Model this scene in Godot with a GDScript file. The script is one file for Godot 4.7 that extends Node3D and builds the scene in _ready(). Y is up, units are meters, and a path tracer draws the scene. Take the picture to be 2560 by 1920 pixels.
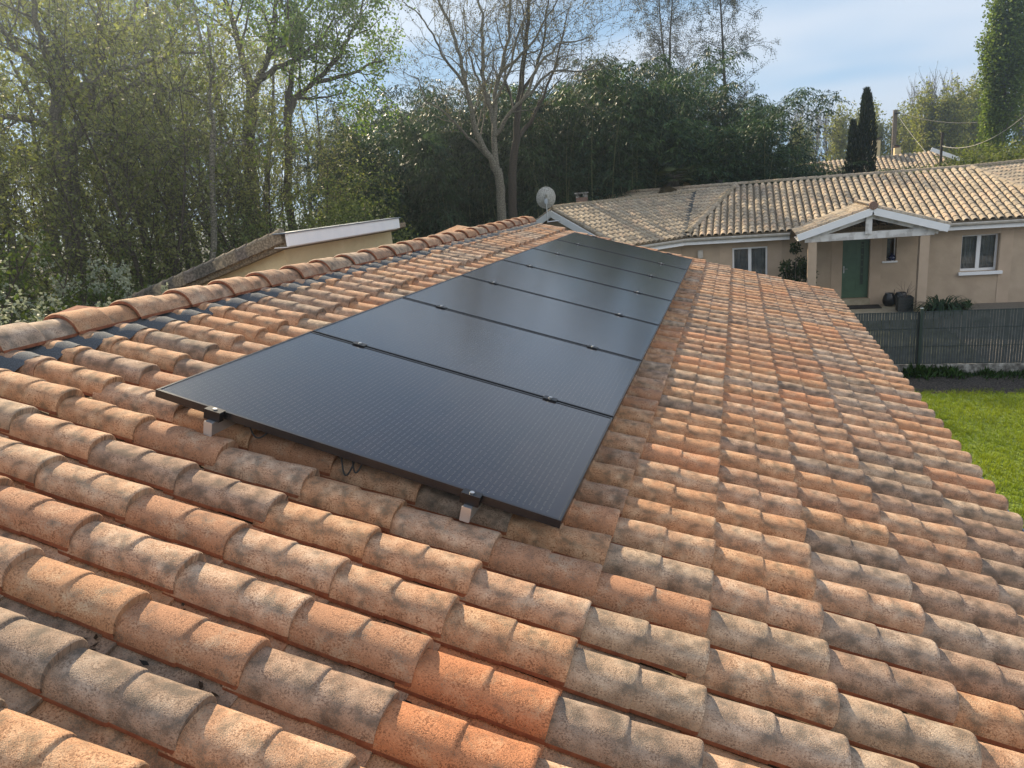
extends Node3D

# ---------------------------------------------------------------- frame of our roof: x down the slope, y up from it, z towards the viewer
const SLOPE := 16.5
const PITCH := 0.212      # from one row of tiles to the next, along the ridge
const GAUGE := 0.375      # visible length of a tile
const CREST0 := 0.137
const GROUND := -4.1
const YARD := -4.2
var roof_basis := Basis(Vector3(0, 0, 1), -deg_to_rad(SLOPE))
var rng := RandomNumberGenerator.new()
var cam_pos := Vector3(2.2458, 0.63609, 2.18796)
var cam: Camera3D
var M := {}


# ---------------------------------------------------------------- mesh helper
class MB:
	var v := PackedVector3Array()
	var n := PackedVector3Array()
	var uv := PackedVector2Array()
	var c := PackedColorArray()
	var i := PackedInt32Array()
	var col := Color.WHITE
	var T := Transform3D()

	func put(p: Vector3, nn: Vector3, t := Vector2.ZERO) -> void:
		v.push_back(T * p)
		n.push_back((T.basis * nn).normalized())
		uv.push_back(t)
		c.push_back(col)

	func quad(a: Vector3, b: Vector3, cc: Vector3, d: Vector3) -> void:   # counter-clockwise seen from outside
		var nn := (b - a).cross(d - a)
		if nn.length() < 1e-12:
			nn = (cc - b).cross(d - b)
		nn = nn.normalized()
		var k := v.size()
		var w := a.distance_to(b)
		var h := a.distance_to(d)
		put(a, nn, Vector2(0, h)); put(b, nn, Vector2(w, h)); put(cc, nn, Vector2(w, 0)); put(d, nn, Vector2(0, 0))
		i.append_array([k, k + 2, k + 1, k, k + 3, k + 2])

	func tri(a: Vector3, b: Vector3, cc: Vector3) -> void:
		var nn := (b - a).cross(cc - a).normalized()
		var k := v.size()
		put(a, nn, Vector2(a.x, a.y)); put(b, nn, Vector2(b.x, b.y)); put(cc, nn, Vector2(cc.x, cc.y))
		i.append_array([k, k + 2, k + 1])

	func box(lo: Vector3, hi: Vector3, bev := 0.0) -> void:
		if bev > 0.0:
			prism(PackedVector2Array([Vector2(lo.x + bev, lo.y), Vector2(hi.x - bev, lo.y), Vector2(hi.x, lo.y + bev), Vector2(hi.x, hi.y - bev), Vector2(hi.x - bev, hi.y), Vector2(lo.x + bev, hi.y), Vector2(lo.x, hi.y - bev), Vector2(lo.x, lo.y + bev)]), lo.z, hi.z)
			return
		var a := Vector3(lo.x, lo.y, hi.z); var b := Vector3(hi.x, lo.y, hi.z)
		var d := Vector3(lo.x, hi.y, hi.z); var e := hi
		var a2 := lo; var b2 := Vector3(hi.x, lo.y, lo.z)
		var d2 := Vector3(lo.x, hi.y, lo.z); var e2 := Vector3(hi.x, hi.y, lo.z)
		quad(a, b, e, d); quad(b2, a2, d2, e2); quad(b, b2, e2, e)
		quad(a2, a, d, d2); quad(d, e, e2, d2); quad(a2, b2, b, a)

	func prism(poly: PackedVector2Array, z0: float, z1: float) -> void:   # poly counter-clockwise in xy
		var m := poly.size()
		for k in m:
			var p := poly[k]; var q := poly[(k + 1) % m]
			quad(Vector3(p.x, p.y, z1), Vector3(p.x, p.y, z0), Vector3(q.x, q.y, z0), Vector3(q.x, q.y, z1))
		var tr := Geometry2D.triangulate_polygon(poly)
		for k in range(0, tr.size(), 3):
			var a := poly[tr[k]]; var b := poly[tr[k + 1]]; var d := poly[tr[k + 2]]
			if (b - a).cross(d - a) < 0:
				var s := b; b = d; d = s
			tri(Vector3(a.x, a.y, z1), Vector3(b.x, b.y, z1), Vector3(d.x, d.y, z1))
			tri(Vector3(a.x, a.y, z0), Vector3(d.x, d.y, z0), Vector3(b.x, b.y, z0))

	func bar(p: Vector3, q: Vector3, w: float, h: float, up := Vector3.UP) -> void:
		var f := (q - p).normalized()
		var r := f.cross(up).normalized()
		var u := r.cross(f)
		var old := T
		T = old * Transform3D(Basis(r, u, -f), p)
		box(Vector3(-w / 2, -h / 2, -p.distance_to(q)), Vector3(w / 2, h / 2, 0))
		T = old

	func grid(rows: Array, uvs: Array = []) -> void:   # smooth; rows of equal length; (next in row) x (next row) points outward
		var m: int = rows[0].size()
		var k0 := v.size()
		var acc := PackedVector3Array()
		acc.resize(rows.size() * m)
		for r in rows.size() - 1:
			for j in m - 1:
				var a: Vector3 = rows[r][j]; var b: Vector3 = rows[r][j + 1]; var d: Vector3 = rows[r + 1][j]; var e: Vector3 = rows[r + 1][j + 1]
				var nn := (e - a).cross(d - b)
				var q := r * m + j
				acc[q] += nn; acc[q + 1] += nn; acc[q + m] += nn; acc[q + m + 1] += nn
				q += k0
				i.append_array([q, q + m + 1, q + 1, q, q + m, q + m + 1])
		for r in rows.size():
			for j in m:
				put(rows[r][j], acc[r * m + j].normalized(), uvs[r][j] if uvs else Vector2(j, r))

	func tube(pts: PackedVector3Array, rad: PackedFloat32Array, sides := 6, close := false) -> void:
		var k0 := v.size()
		var ref := Vector3(0.31, 0.2, 0.93)
		var along := 0.0
		for s in pts.size():
			var f := (pts[mini(s + 1, pts.size() - 1)] - pts[maxi(s - 1, 0)]).normalized()
			if f.length_squared() < 0.5:
				f = Vector3.UP
			var r := f.cross(ref)
			if r.length() < 0.1:
				r = f.cross(Vector3(0.9, 0.1, 0.2))
			r = r.normalized()
			var u := r.cross(f)
			if s > 0:
				along += pts[s].distance_to(pts[s - 1])
			for j in sides + 1:
				var a := TAU * j / sides
				var o := r * cos(a) + u * sin(a)
				put(pts[s] + o * rad[s], o, Vector2(float(j) / sides, along))
		var m := sides + 1
		for s in pts.size() - 1:
			for j in sides:
				var q := k0 + s * m + j
				i.append_array([q, q + 1, q + m + 1, q, q + m + 1, q + m])
		if close:
			for e in 2:
				var s := 0 if e == 0 else pts.size() - 1
				var f := (pts[1] - pts[0]).normalized() * -1.0 if e == 0 else (pts[s] - pts[s - 1]).normalized()
				var k := v.size()
				for j in sides:
					put((T.affine_inverse() * v[k0 + s * m + j]), f, Vector2(0, 0))
				for j in range(1, sides - 1):
					if e == 0:
						i.append_array([k, k + j + 1, k + j])
					else:
						i.append_array([k, k + j, k + j + 1])

	func leaf(p: Vector3, along: Vector3, side: Vector3, l: float, w: float) -> void:
		var k := v.size()
		var nn := along.cross(side).normalized()
		var q := p + along * l * 0.45 + nn * l * 0.08
		v.append_array([p, q - side * w * 0.5, p + along * l, q + side * w * 0.5])
		n.append_array([nn, nn, nn, nn])
		uv.append_array([Vector2.ZERO, Vector2.RIGHT, Vector2.ONE, Vector2.DOWN])
		c.append_array([col, col, col, col])
		i.append_array([k, k + 2, k + 1, k, k + 3, k + 2])

	func into(m: ArrayMesh, mat: Material) -> ArrayMesh:
		if v.is_empty():
			return m
		var a := []
		a.resize(Mesh.ARRAY_MAX)
		a[Mesh.ARRAY_VERTEX] = v; a[Mesh.ARRAY_NORMAL] = n; a[Mesh.ARRAY_TEX_UV] = uv; a[Mesh.ARRAY_COLOR] = c; a[Mesh.ARRAY_INDEX] = i
		m.add_surface_from_arrays(Mesh.PRIMITIVE_TRIANGLES, a)
		m.surface_set_material(m.get_surface_count() - 1, mat)
		return m

	func mesh(mat: Material) -> ArrayMesh:
		return into(ArrayMesh.new(), mat)


# ---------------------------------------------------------------- naming helpers
var taken := {}

func numbered(called: String) -> String:
	taken[called] = taken.get(called, 0) + 1
	return called if taken[called] == 1 else "%s_%03d" % [called, taken[called] - 1]

func thing(called: String, label: String, category: String, at := Vector3.ZERO, group := "") -> Node3D:
	var o := Node3D.new()
	o.name = numbered(called)
	add_child(o)
	o.position = at
	tag(o, label, category, group)
	return o

func tag(o: Node3D, label: String, category: String, group := "") -> void:
	o.set_meta("label", label)
	o.set_meta("category", category)
	if group:
		o.set_meta("group", group)

var per_parent := {}

func part(called: String, mesh: Mesh, parent: Node3D, at := Transform3D()) -> MeshInstance3D:
	var o := MeshInstance3D.new()
	var key := str(parent.get_instance_id()) + called
	per_parent[key] = per_parent.get(key, 0) + 1
	o.name = called if per_parent[key] == 1 else "%s_%03d" % [called, per_parent[key] - 1]
	o.mesh = mesh
	o.transform = at
	parent.add_child(o, true)
	return o

func stuff_part(called: String, mesh: Mesh, parent: Node3D, at := Transform3D()) -> MeshInstance3D:
	var o := part(called, mesh, parent, at)
	o.set_meta("kind", "stuff")
	return o

func struct(called: String, mesh: Mesh, kind := "structure") -> MeshInstance3D:
	var o := MeshInstance3D.new()
	o.name = numbered(called)
	o.mesh = mesh
	add_child(o)
	o.set_meta("kind", kind)
	return o

func copy_of(src: Node3D, label: String, at: Vector3, turn := 0.0, size := 1.0, tall := 0.0) -> Node3D:
	var o: Node3D = src.duplicate()
	o.name = numbered(String(src.name).rstrip("0123456789").rstrip("_"))
	add_child(o)
	o.position = at
	o.rotation.y = turn
	o.scale = Vector3(size, tall if tall > 0.0 else size, size)
	o.set_meta("label", label)
	return o

func bx(lo: Vector3, hi: Vector3, mat: Material, bev := 0.0) -> ArrayMesh:
	var b := MB.new()
	b.box(lo, hi, bev)
	return b.mesh(mat)

func rnd(a: float, b: float) -> float:
	return rng.randf_range(a, b)

func rvec() -> Vector3:
	return Vector3(rnd(-1, 1), rnd(-1, 1), rnd(-1, 1))

func around(az: float, dist: float, y := GROUND) -> Vector3:   # a place by compass angle and distance from where the viewer stands
	var a := deg_to_rad(az)
	return Vector3(cam_pos.x + sin(a) * dist, y, cam_pos.z - cos(a) * dist)


# ---------------------------------------------------------------- materials
func lin(r: float, g: float, b: float) -> Color:
	return Color(r, g, b).linear_to_srgb()

func mat(c: Color, rough := 0.8, metal := 0.0) -> StandardMaterial3D:
	var m := StandardMaterial3D.new()
	m.albedo_color = c
	m.roughness = rough
	m.metallic = metal
	return m

func noise_bytes(size: int, freq: float, octaves: int, sd: int, kind := FastNoiseLite.TYPE_SIMPLEX_SMOOTH) -> PackedByteArray:
	var f := FastNoiseLite.new()
	f.noise_type = kind
	f.frequency = freq
	f.seed = sd
	f.fractal_type = FastNoiseLite.FRACTAL_FBM if octaves > 1 else FastNoiseLite.FRACTAL_NONE
	f.fractal_octaves = octaves
	return f.get_seamless_image(size, size).get_data()

func noise_tex(freq: float, octaves: int, sd: int, ramp: Array = [], normal := 0.0, size := 512, kind := FastNoiseLite.TYPE_SIMPLEX_SMOOTH) -> NoiseTexture2D:
	var t := NoiseTexture2D.new()
	t.width = size
	t.height = size
	t.seamless = true
	var f := FastNoiseLite.new()
	f.noise_type = kind
	f.frequency = freq
	f.seed = sd
	f.fractal_octaves = octaves
	t.noise = f
	if normal > 0.0:
		t.as_normal_map = true
		t.bump_strength = normal
	elif ramp:
		var g := Gradient.new()
		var offs := PackedFloat32Array()
		var cols := PackedColorArray()
		for r in ramp:
			offs.push_back(r[0])
			cols.push_back(r[1])
		g.offsets = offs
		g.colors = cols
		t.color_ramp = g
	return t

func mottled(ramp: Array, freq: float, metres: float, rough := 0.85, bump := 0.0, octaves := 5, sd := 1, world := true) -> StandardMaterial3D:
	var m := mat(Color.WHITE, rough)
	m.albedo_texture = noise_tex(freq, octaves, sd, ramp)
	if bump > 0.0:
		m.normal_enabled = true
		m.normal_texture = noise_tex(freq * 4.0, 4, sd + 7, [], bump)
	m.uv1_triplanar = true
	m.uv1_world_triplanar = world
	m.uv1_scale = Vector3.ONE / metres
	return m

func weathered(size: int, base: Color, wash: Color, stain: Color, stain_at: float, wash_at: float, sd: int) -> ImageTexture:
	# fired clay with a sandy wash, dark lichen blotches and a fine speckle; about 0.84 m wide
	var big := noise_bytes(size, 5.5 / size, 4, sd)
	var mid := noise_bytes(size, 15.0 / size, 4, sd + 1)
	var sta := noise_bytes(size, 9.0 / size, 6, sd + 2)
	var fine := noise_bytes(size, 0.42, 1, sd + 3)
	var fine2 := noise_bytes(size, 0.16, 2, sd + 4)
	var out := PackedByteArray()
	out.resize(size * size * 3)
	var lut := PackedByteArray()
	lut.resize(1024)
	for k in 1024:
		lut[k] = int(clampf(pow(k / 1023.0, 1.0 / 2.2), 0, 1) * 255.0)
	var o := 0
	for k in size * size:
		var f := fine[k] / 255.0
		var f2 := fine2[k] / 255.0
		var w := clampf((big[k] * 0.6 + mid[k] * 0.4 + (f2 - 0.5) * 95.0 + (f - 0.5) * 60.0 - wash_at * 255.0) / 120.0, 0, 1) * 0.85 + 0.1
		var s := clampf((sta[k] * 0.75 + mid[k] * 0.25 + (f - 0.5) * 100.0 + (f2 - 0.5) * 110.0 - stain_at * 255.0) / 75.0, 0, 1) * 0.80
		var g := 0.66 + 0.36 * f + 0.34 * f2
		if f + f2 * 1.3 + (mid[k] / 255.0 - 0.5) < 0.78:
			g *= 0.6
		var r := (base.r + (wash.r - base.r) * w)
		var gg := (base.g + (wash.g - base.g) * w)
		var b := (base.b + (wash.b - base.b) * w)
		r = (r + (stain.r - r) * s) * g
		gg = (gg + (stain.g - gg) * s) * g
		b = (b + (stain.b - b) * s) * g
		out[o] = lut[clampi(int(r * 1023.0), 0, 1023)]
		out[o + 1] = lut[clampi(int(gg * 1023.0), 0, 1023)]
		out[o + 2] = lut[clampi(int(b * 1023.0), 0, 1023)]
		o += 3
	return ImageTexture.create_from_image(Image.create_from_data(size, size, false, Image.FORMAT_RGB8, out))

func leafy(c: Color, through: Color, rough := 0.55) -> StandardMaterial3D:
	var m := mat(c, rough)
	m.vertex_color_use_as_albedo = true
	m.backlight_enabled = true
	m.backlight = through
	m.metallic_specular = 0.3
	return m

func make_materials() -> void:
	M.grain = noise_tex(0.34, 3, 91, [], 3.0)
	var tx := [
		weathered(512, Color(0.44, 0.255, 0.155), Color(0.57, 0.425, 0.305), Color(0.10, 0.082, 0.062), 0.51, 0.42, 11),
		weathered(512, Color(0.46, 0.215, 0.11), Color(0.52, 0.365, 0.24), Color(0.12, 0.085, 0.062), 0.60, 0.53, 23),
		weathered(512, Color(0.39, 0.27, 0.188), Color(0.53, 0.415, 0.315), Color(0.095, 0.082, 0.066), 0.465, 0.42, 37)]
	M.tiles = []
	for t in [[0, 1.0, 1.0, 1.0], [0, 1.0, 0.93, 0.86], [0, 0.80, 0.76, 0.74], [2, 1.0, 1.0, 1.0], [2, 0.76, 0.75, 0.75], [2, 1.0, 0.98, 0.93], [1, 1.0, 1.0, 1.0], [1, 0.92, 1.0, 1.05], [0, 1.0, 1.0, 0.97], [1, 1.0, 0.85, 0.74], [1, 0.82, 0.86, 0.9], [2, 0.88, 0.80, 0.76], [0, 1.0, 0.9, 0.78]]:
		var m := mat(lin(minf(t[1], 1.0), minf(t[2], 1.0), minf(t[3], 1.0)), 0.88)
		m.albedo_texture = tx[t[0]]
		m.normal_enabled = true
		m.normal_texture = M.grain
		m.normal_scale = 0.3
		m.metallic_specular = 0.35
		M.tiles.push_back(m)
	M.raw = mottled([[0.2, lin(0.19, 0.06, 0.028)], [0.8, lin(0.29, 0.105, 0.05)]], 0.02, 0.5, 0.9)
	M.raw_dark = mottled([[0.2, lin(0.16, 0.055, 0.03)], [0.8, lin(0.26, 0.095, 0.05)]], 0.02, 0.5, 0.9)
	M.lead = mottled([[0.25, lin(0.045, 0.052, 0.06)], [0.75, lin(0.11, 0.122, 0.138)]], 0.06, 0.25, 0.9, 3.0)
	# the pale tiles next door
	M.pale = []
	for t in [[0.44, 0.36, 0.255], [0.39, 0.315, 0.225], [0.35, 0.285, 0.205], [0.46, 0.35, 0.245], [0.42, 0.35, 0.26], [0.32, 0.265, 0.195]]:
		var k: float = M.pale.size()
		var m := mottled([[0.28, lin(t[0] * 0.5, t[1] * 0.5, t[2] * 0.55)], [0.5, lin(t[0], t[1], t[2])], [0.8, lin(t[0] * 1.12, t[1] * 1.1, t[2] * 1.05)]], 0.018, 0.9, 0.9, 0.0, 5, 40 + int(k))
		M.pale.push_back(m)
	M.cap = mottled([[0.3, lin(0.15, 0.125, 0.09)], [0.7, lin(0.36, 0.28, 0.18)]], 0.02, 1.1, 0.9)
	M.deck = mottled([[0.3, lin(0.14, 0.11, 0.075)], [0.7, lin(0.30, 0.235, 0.16)]], 0.03, 0.7, 0.95)
	M.stucco = mottled([[0.2, lin(0.42, 0.325, 0.235)], [0.8, lin(0.48, 0.375, 0.275)]], 0.008, 3.0, 0.95, 0.7)
	M.stucco_band = mottled([[0.2, lin(0.45, 0.345, 0.25)], [0.8, lin(0.50, 0.385, 0.285)]], 0.01, 3.0, 0.95)
	M.cream = mottled([[0.2, lin(0.62, 0.50, 0.29)], [0.8, lin(0.68, 0.56, 0.34)]], 0.008, 3.0, 0.95, 2.0)
	M.white = mottled([[0.2, lin(0.80, 0.81, 0.82)], [0.8, lin(0.86, 0.86, 0.86)]], 0.01, 2.0, 0.5)
	M.timber = mottled([[0.25, lin(0.50, 0.48, 0.46)], [0.45, lin(0.68, 0.67, 0.65)], [0.8, lin(0.74, 0.73, 0.71)]], 0.008, 1.6, 0.7)
	M.pvc = mat(lin(0.78, 0.78, 0.78), 0.35)
	M.glass = mat(Color(0.02, 0.03, 0.04, 0.12), 0.03)
	M.glass.transparency = BaseMaterial3D.TRANSPARENCY_ALPHA
	M.net = mottled([[0.3, lin(0.16, 0.19, 0.21)], [0.7, lin(0.26, 0.29, 0.30)]], 0.006, 1.5, 0.9)
	M.dark = mat(lin(0.02, 0.02, 0.022), 0.9)
	M.green = mottled([[0.2, lin(0.065, 0.125, 0.078)], [0.8, lin(0.08, 0.148, 0.092)]], 0.01, 2.0, 0.4)
	M.steel = mat(lin(0.55, 0.56, 0.57), 0.35, 0.9)
	M.alu = mat(lin(0.62, 0.63, 0.65), 0.38, 0.85)
	M.black = mat(lin(0.012, 0.012, 0.014), 0.35, 0.3)
	M.frame = mat(lin(0.016, 0.016, 0.018), 0.27, 0.0)
	M.gutter = mottled([[0.3, lin(0.42, 0.39, 0.34)], [0.7, lin(0.54, 0.50, 0.44)]], 0.01, 1.5, 0.45)
	M.zinc = mat(lin(0.22, 0.25, 0.29), 0.4, 0.6)
	M.cable = mat(lin(0.015, 0.015, 0.015), 0.6)
	M.concrete = mottled([[0.25, lin(0.10, 0.095, 0.085)], [0.75, lin(0.38, 0.37, 0.34)]], 0.015, 1.6, 0.95, 3.0)
	M.slab = mottled([[0.25, lin(0.34, 0.29, 0.20)], [0.75, lin(0.43, 0.37, 0.27)]], 0.015, 2.0, 0.9)
	M.fence = mottled([[0.3, lin(0.042, 0.05, 0.056)], [0.7, lin(0.058, 0.068, 0.075)]], 0.01, 1.0, 0.55)
	M.fence_post = mat(lin(0.016, 0.032, 0.03), 0.5)
	M.pot = mat(lin(0.018, 0.02, 0.024), 0.35)
	M.planter = mottled([[0.3, lin(0.035, 0.038, 0.038)], [0.7, lin(0.06, 0.062, 0.06)]], 0.02, 0.6, 0.8)
	M.mat = mottled([[0.3, lin(0.02, 0.016, 0.015)], [0.7, lin(0.045, 0.036, 0.032)]], 0.08, 0.5, 1.0)
	M.soil = mottled([[0.3, lin(0.022, 0.018, 0.015)], [0.6, lin(0.07, 0.058, 0.048)], [0.85, lin(0.15, 0.13, 0.105)]], 0.03, 0.8, 1.0, 10.0)
	M.gravel = mottled([[0.25, lin(0.10, 0.085, 0.065)], [0.5, lin(0.24, 0.205, 0.16)], [0.8, lin(0.40, 0.35, 0.28)]], 0.12, 0.8, 1.0, 12.0)
	M.lawn = mottled([[0.25, lin(0.09, 0.14, 0.02)], [0.75, lin(0.18, 0.23, 0.035)]], 0.02, 1.3, 1.0, 8.0)
	M.floor = mottled([[0.25, lin(0.03, 0.035, 0.015)], [0.75, lin(0.075, 0.075, 0.035)]], 0.01, 6.0, 1.0, 6.0)
	M.brick = mottled([[0.3, lin(0.17, 0.10, 0.075)], [0.7, lin(0.28, 0.18, 0.14)]], 0.03, 0.6, 0.9)
	M.dish = mottled([[0.28, lin(0.20, 0.20, 0.18)], [0.45, lin(0.42, 0.42, 0.40)], [0.8, lin(0.52, 0.52, 0.50)]], 0.02, 0.6, 0.7)
	M.bark = mottled([[0.3, lin(0.075, 0.065, 0.052)], [0.7, lin(0.16, 0.14, 0.115)]], 0.03, 0.8, 0.95, 8.0)
	M.bark_pale = mottled([[0.3, lin(0.075, 0.067, 0.053)], [0.55, lin(0.17, 0.155, 0.12)], [0.8, lin(0.30, 0.28, 0.23)]], 0.03, 0.9, 0.95, 8.0)
	M.bark_dark = mottled([[0.3, lin(0.035, 0.028, 0.023)], [0.7, lin(0.085, 0.066, 0.053)]], 0.03, 0.8, 0.95, 6.0)
	M.culm = mat(lin(0.14, 0.16, 0.07), 0.5)
	M.leaf = leafy(Color.WHITE, lin(0.85, 0.95, 0.40))
	M.leaf_dim = leafy(Color.WHITE, lin(0.35, 0.42, 0.2), 0.45)
	M.petal = leafy(Color.WHITE, lin(0.7, 0.7, 0.62))
	M.wood = mottled([[0.3, lin(0.10, 0.08, 0.065)], [0.7, lin(0.20, 0.165, 0.135)]], 0.03, 0.8, 0.95)
	M.blue = mat(lin(0.012, 0.018, 0.06), 0.08)


# ---------------------------------------------------------------- sky
func sky_picture() -> ImageTexture:
	var w := 768
	var h := 384
	var im := Image.create(w, h, false, Image.FORMAT_RGBF)
	var streak := FastNoiseLite.new()
	streak.seed = 5
	streak.frequency = 1.0
	streak.fractal_octaves = 5
	var soft := FastNoiseLite.new()
	soft.seed = 12
	soft.frequency = 1.0
	soft.fractal_octaves = 3
	var sun := sun_from()
	for y in h:
		var el := PI * (0.5 - (y + 0.5) / h)
		for x in w:
			var az := TAU * ((x + 0.5) / w - 0.5)
			var d := Vector3(sin(az) * cos(el), sin(el), -cos(az) * cos(el))
			var up := maxf(d.y, 0.0)
			var t := pow(1.0 - up, 2.2)
			var c := Color(0.10, 0.165, 0.29).lerp(Color(0.235, 0.365, 0.50), t)
			if d.y > 0.0:
				var q := d / (d.y + 0.16)
				var s := streak.get_noise_3d(q.x * 0.28 + q.z * 0.16, q.z * 0.85 - q.x * 0.2, 3.0) * 0.5 + 0.5
				var b := soft.get_noise_3d(q.x * 0.2, q.z * 0.35, 9.0) * 0.5 + 0.5
				var cover := smoothstep(0.40, 0.62, s * 0.62 + b * 0.42) * 0.85 * (1.0 - 0.6 * smoothstep(0.45, 0.85, d.y))
				c = c.lerp(Color(0.40, 0.44, 0.50), cover)
			var near_sun := maxf(d.dot(sun), 0.0)
			c += Color(1.0, 0.93, 0.80) * (0.42 * pow(near_sun, 4.0) + 0.8 * pow(near_sun, 40.0))
			if d.y < 0.0:
				c = Color(0.16, 0.17, 0.13)
			im.set_pixel(x, y, c)
	return ImageTexture.create_from_image(im)

func sun_from() -> Vector3:
	var az := deg_to_rad(-47.0)
	var el := deg_to_rad(34.0)
	return Vector3(sin(az) * cos(el), sin(el), -cos(az) * cos(el))


# ---------------------------------------------------------------- our roof
func tile_rows(us: Array, arc: int, width: float, tall: float, taper: float, thick: float, with_channel: bool, off: Vector2, step_at: float, length: float) -> Array:
	# two builders: the weathered skin and the raw clay edges. local x down the slope, y up, z towards the viewer (so the far side is -z)
	var skin := MB.new()
	var raw := MB.new()
	var rows := []
	var uvs := []
	var near := []
	var near_in := []
	for u in us:
		var s := 1.0
		if u <= step_at:
			s = 1.0 - taper * (1.0 - u / step_at)
		else:
			s = 1.0 - taper * (1.0 - (u - step_at) / (length - step_at))
		if u > length - 0.012:
			s -= 0.06 * pow((u - (length - 0.012)) / 0.012, 2.0)
		elif u > step_at - 0.009 and u <= step_at:
			s -= 0.035 * pow((u - (step_at - 0.009)) / 0.009, 2.0)
		var lift: float = 0.023 * u / length
		var row := []
		var ur := []
		for j in arc + 1:
			var a := PI * j / arc
			var ca := cos(a)
			var sa := sin(a)
			ca = signf(ca) * pow(absf(ca), 0.8)
			sa = pow(maxf(sa, 0.0), 0.78)
			var wv := 0.0012 * sin(u * 23.0 + off.x * 40.0 + a * 2.0) + 0.0009 * sin(u * 51.0 + off.y * 30.0 - a * 3.0)
			row.push_back(Vector3(u, 0.022 + lift + (tall + wv) * sa * s, -width * ca * (0.3 + 0.7 * s)))
			ur.push_back(Vector2(u / 0.84, (a * 0.082) / 0.84) + off)
		rows.push_back(row)
		uvs.push_back(ur)
		near.push_back(row[arc])
		near_in.push_back(row[arc] + Vector3(0, -0.014, -0.001))
	skin.grid(rows, uvs)
	raw.grid([near_in, near])
	var under := []
	for q in near_in:
		under.push_back(q + Vector3(0, 0.004, -0.02))
	raw.grid([under, near_in])
	# the lower end: the thickness of the clay
	var last: Array = rows[-1]
	var inner := []
	for j in last.size():
		var p: Vector3 = last[j]
		inner.push_back(Vector3(p.x - 0.003, (p.y - 0.035) * (1.0 - thick / tall * 1.1) + 0.022, p.z * (1.0 - thick / width)))
	var flip := []
	flip.push_back(last)
	flip.push_back(inner)
	skin.grid(flip, [uvs[-1], uvs[-1]])
	var deep := []
	for p in inner:
		deep.push_back(p + Vector3(-0.10, 0, 0))
	raw.grid([inner, deep])
	if with_channel:
		var ch := []
		var cu := []
		for u in [us[0], us[-1]]:
			var lift: float = 0.011 * u / length - 0.004
			var row := []
			var ur := []
			for q in [[PITCH - 0.055, 0.010], [0.128, 0.001], [0.10, 0.000], [width - 0.008, 0.012]]:
				row.push_back(Vector3(u, q[1] + lift, -q[0]))
				ur.push_back(Vector2(u / 0.84, -q[0] / 0.84) + off)
			ch.push_back(row)
			cu.push_back(ur)
		skin.grid(ch, cu)
		var low := []
		for p in ch[1]:
			low.push_back(p + Vector3(0, -0.012, 0))
		skin.grid([ch[1], low], [cu[1], cu[1]])
	return [skin, raw]

const TILE_LEN := 0.42
const TILE_STEP := 0.232

func fine_rings() -> Array:
	return [0.0, 0.10, 0.17, 0.214, 0.223, 0.228, 0.231, 0.232, 0.2345, 0.28, 0.35, 0.40, 0.408, 0.413, 0.417, 0.42]

func tone_of(x: float, y: float) -> int:
	# orange runs where the clay was replaced, darker lichen towards the verge and the left
	if absf(x - 1.72) < 0.12 and (absf(y + 0.711) < 0.05 or absf(y + 0.923) < 0.05):
		return 9
	var o := 0.0
	if x > 1.4 and x < 2.15 and y > 0.0 and y < 4.6:
		o = 0.32
	if x > 2.1 and x < 2.9 and y > 3.3 and y < 4.6:
		o = 0.4
	var r := rng.randf()
	if r < 0.04 + o:
		return [6, 7, 10, 12, 7][rng.randi() % 5]
	if x > 2.6 and r > 0.55:
		return [3, 4, 5, 8, 2, 11][rng.randi() % 6]
	return [0, 12, 1, 2, 3, 4, 5, 8, 0, 11, 1, 10, 7, 12][rng.randi() % 14]

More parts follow.
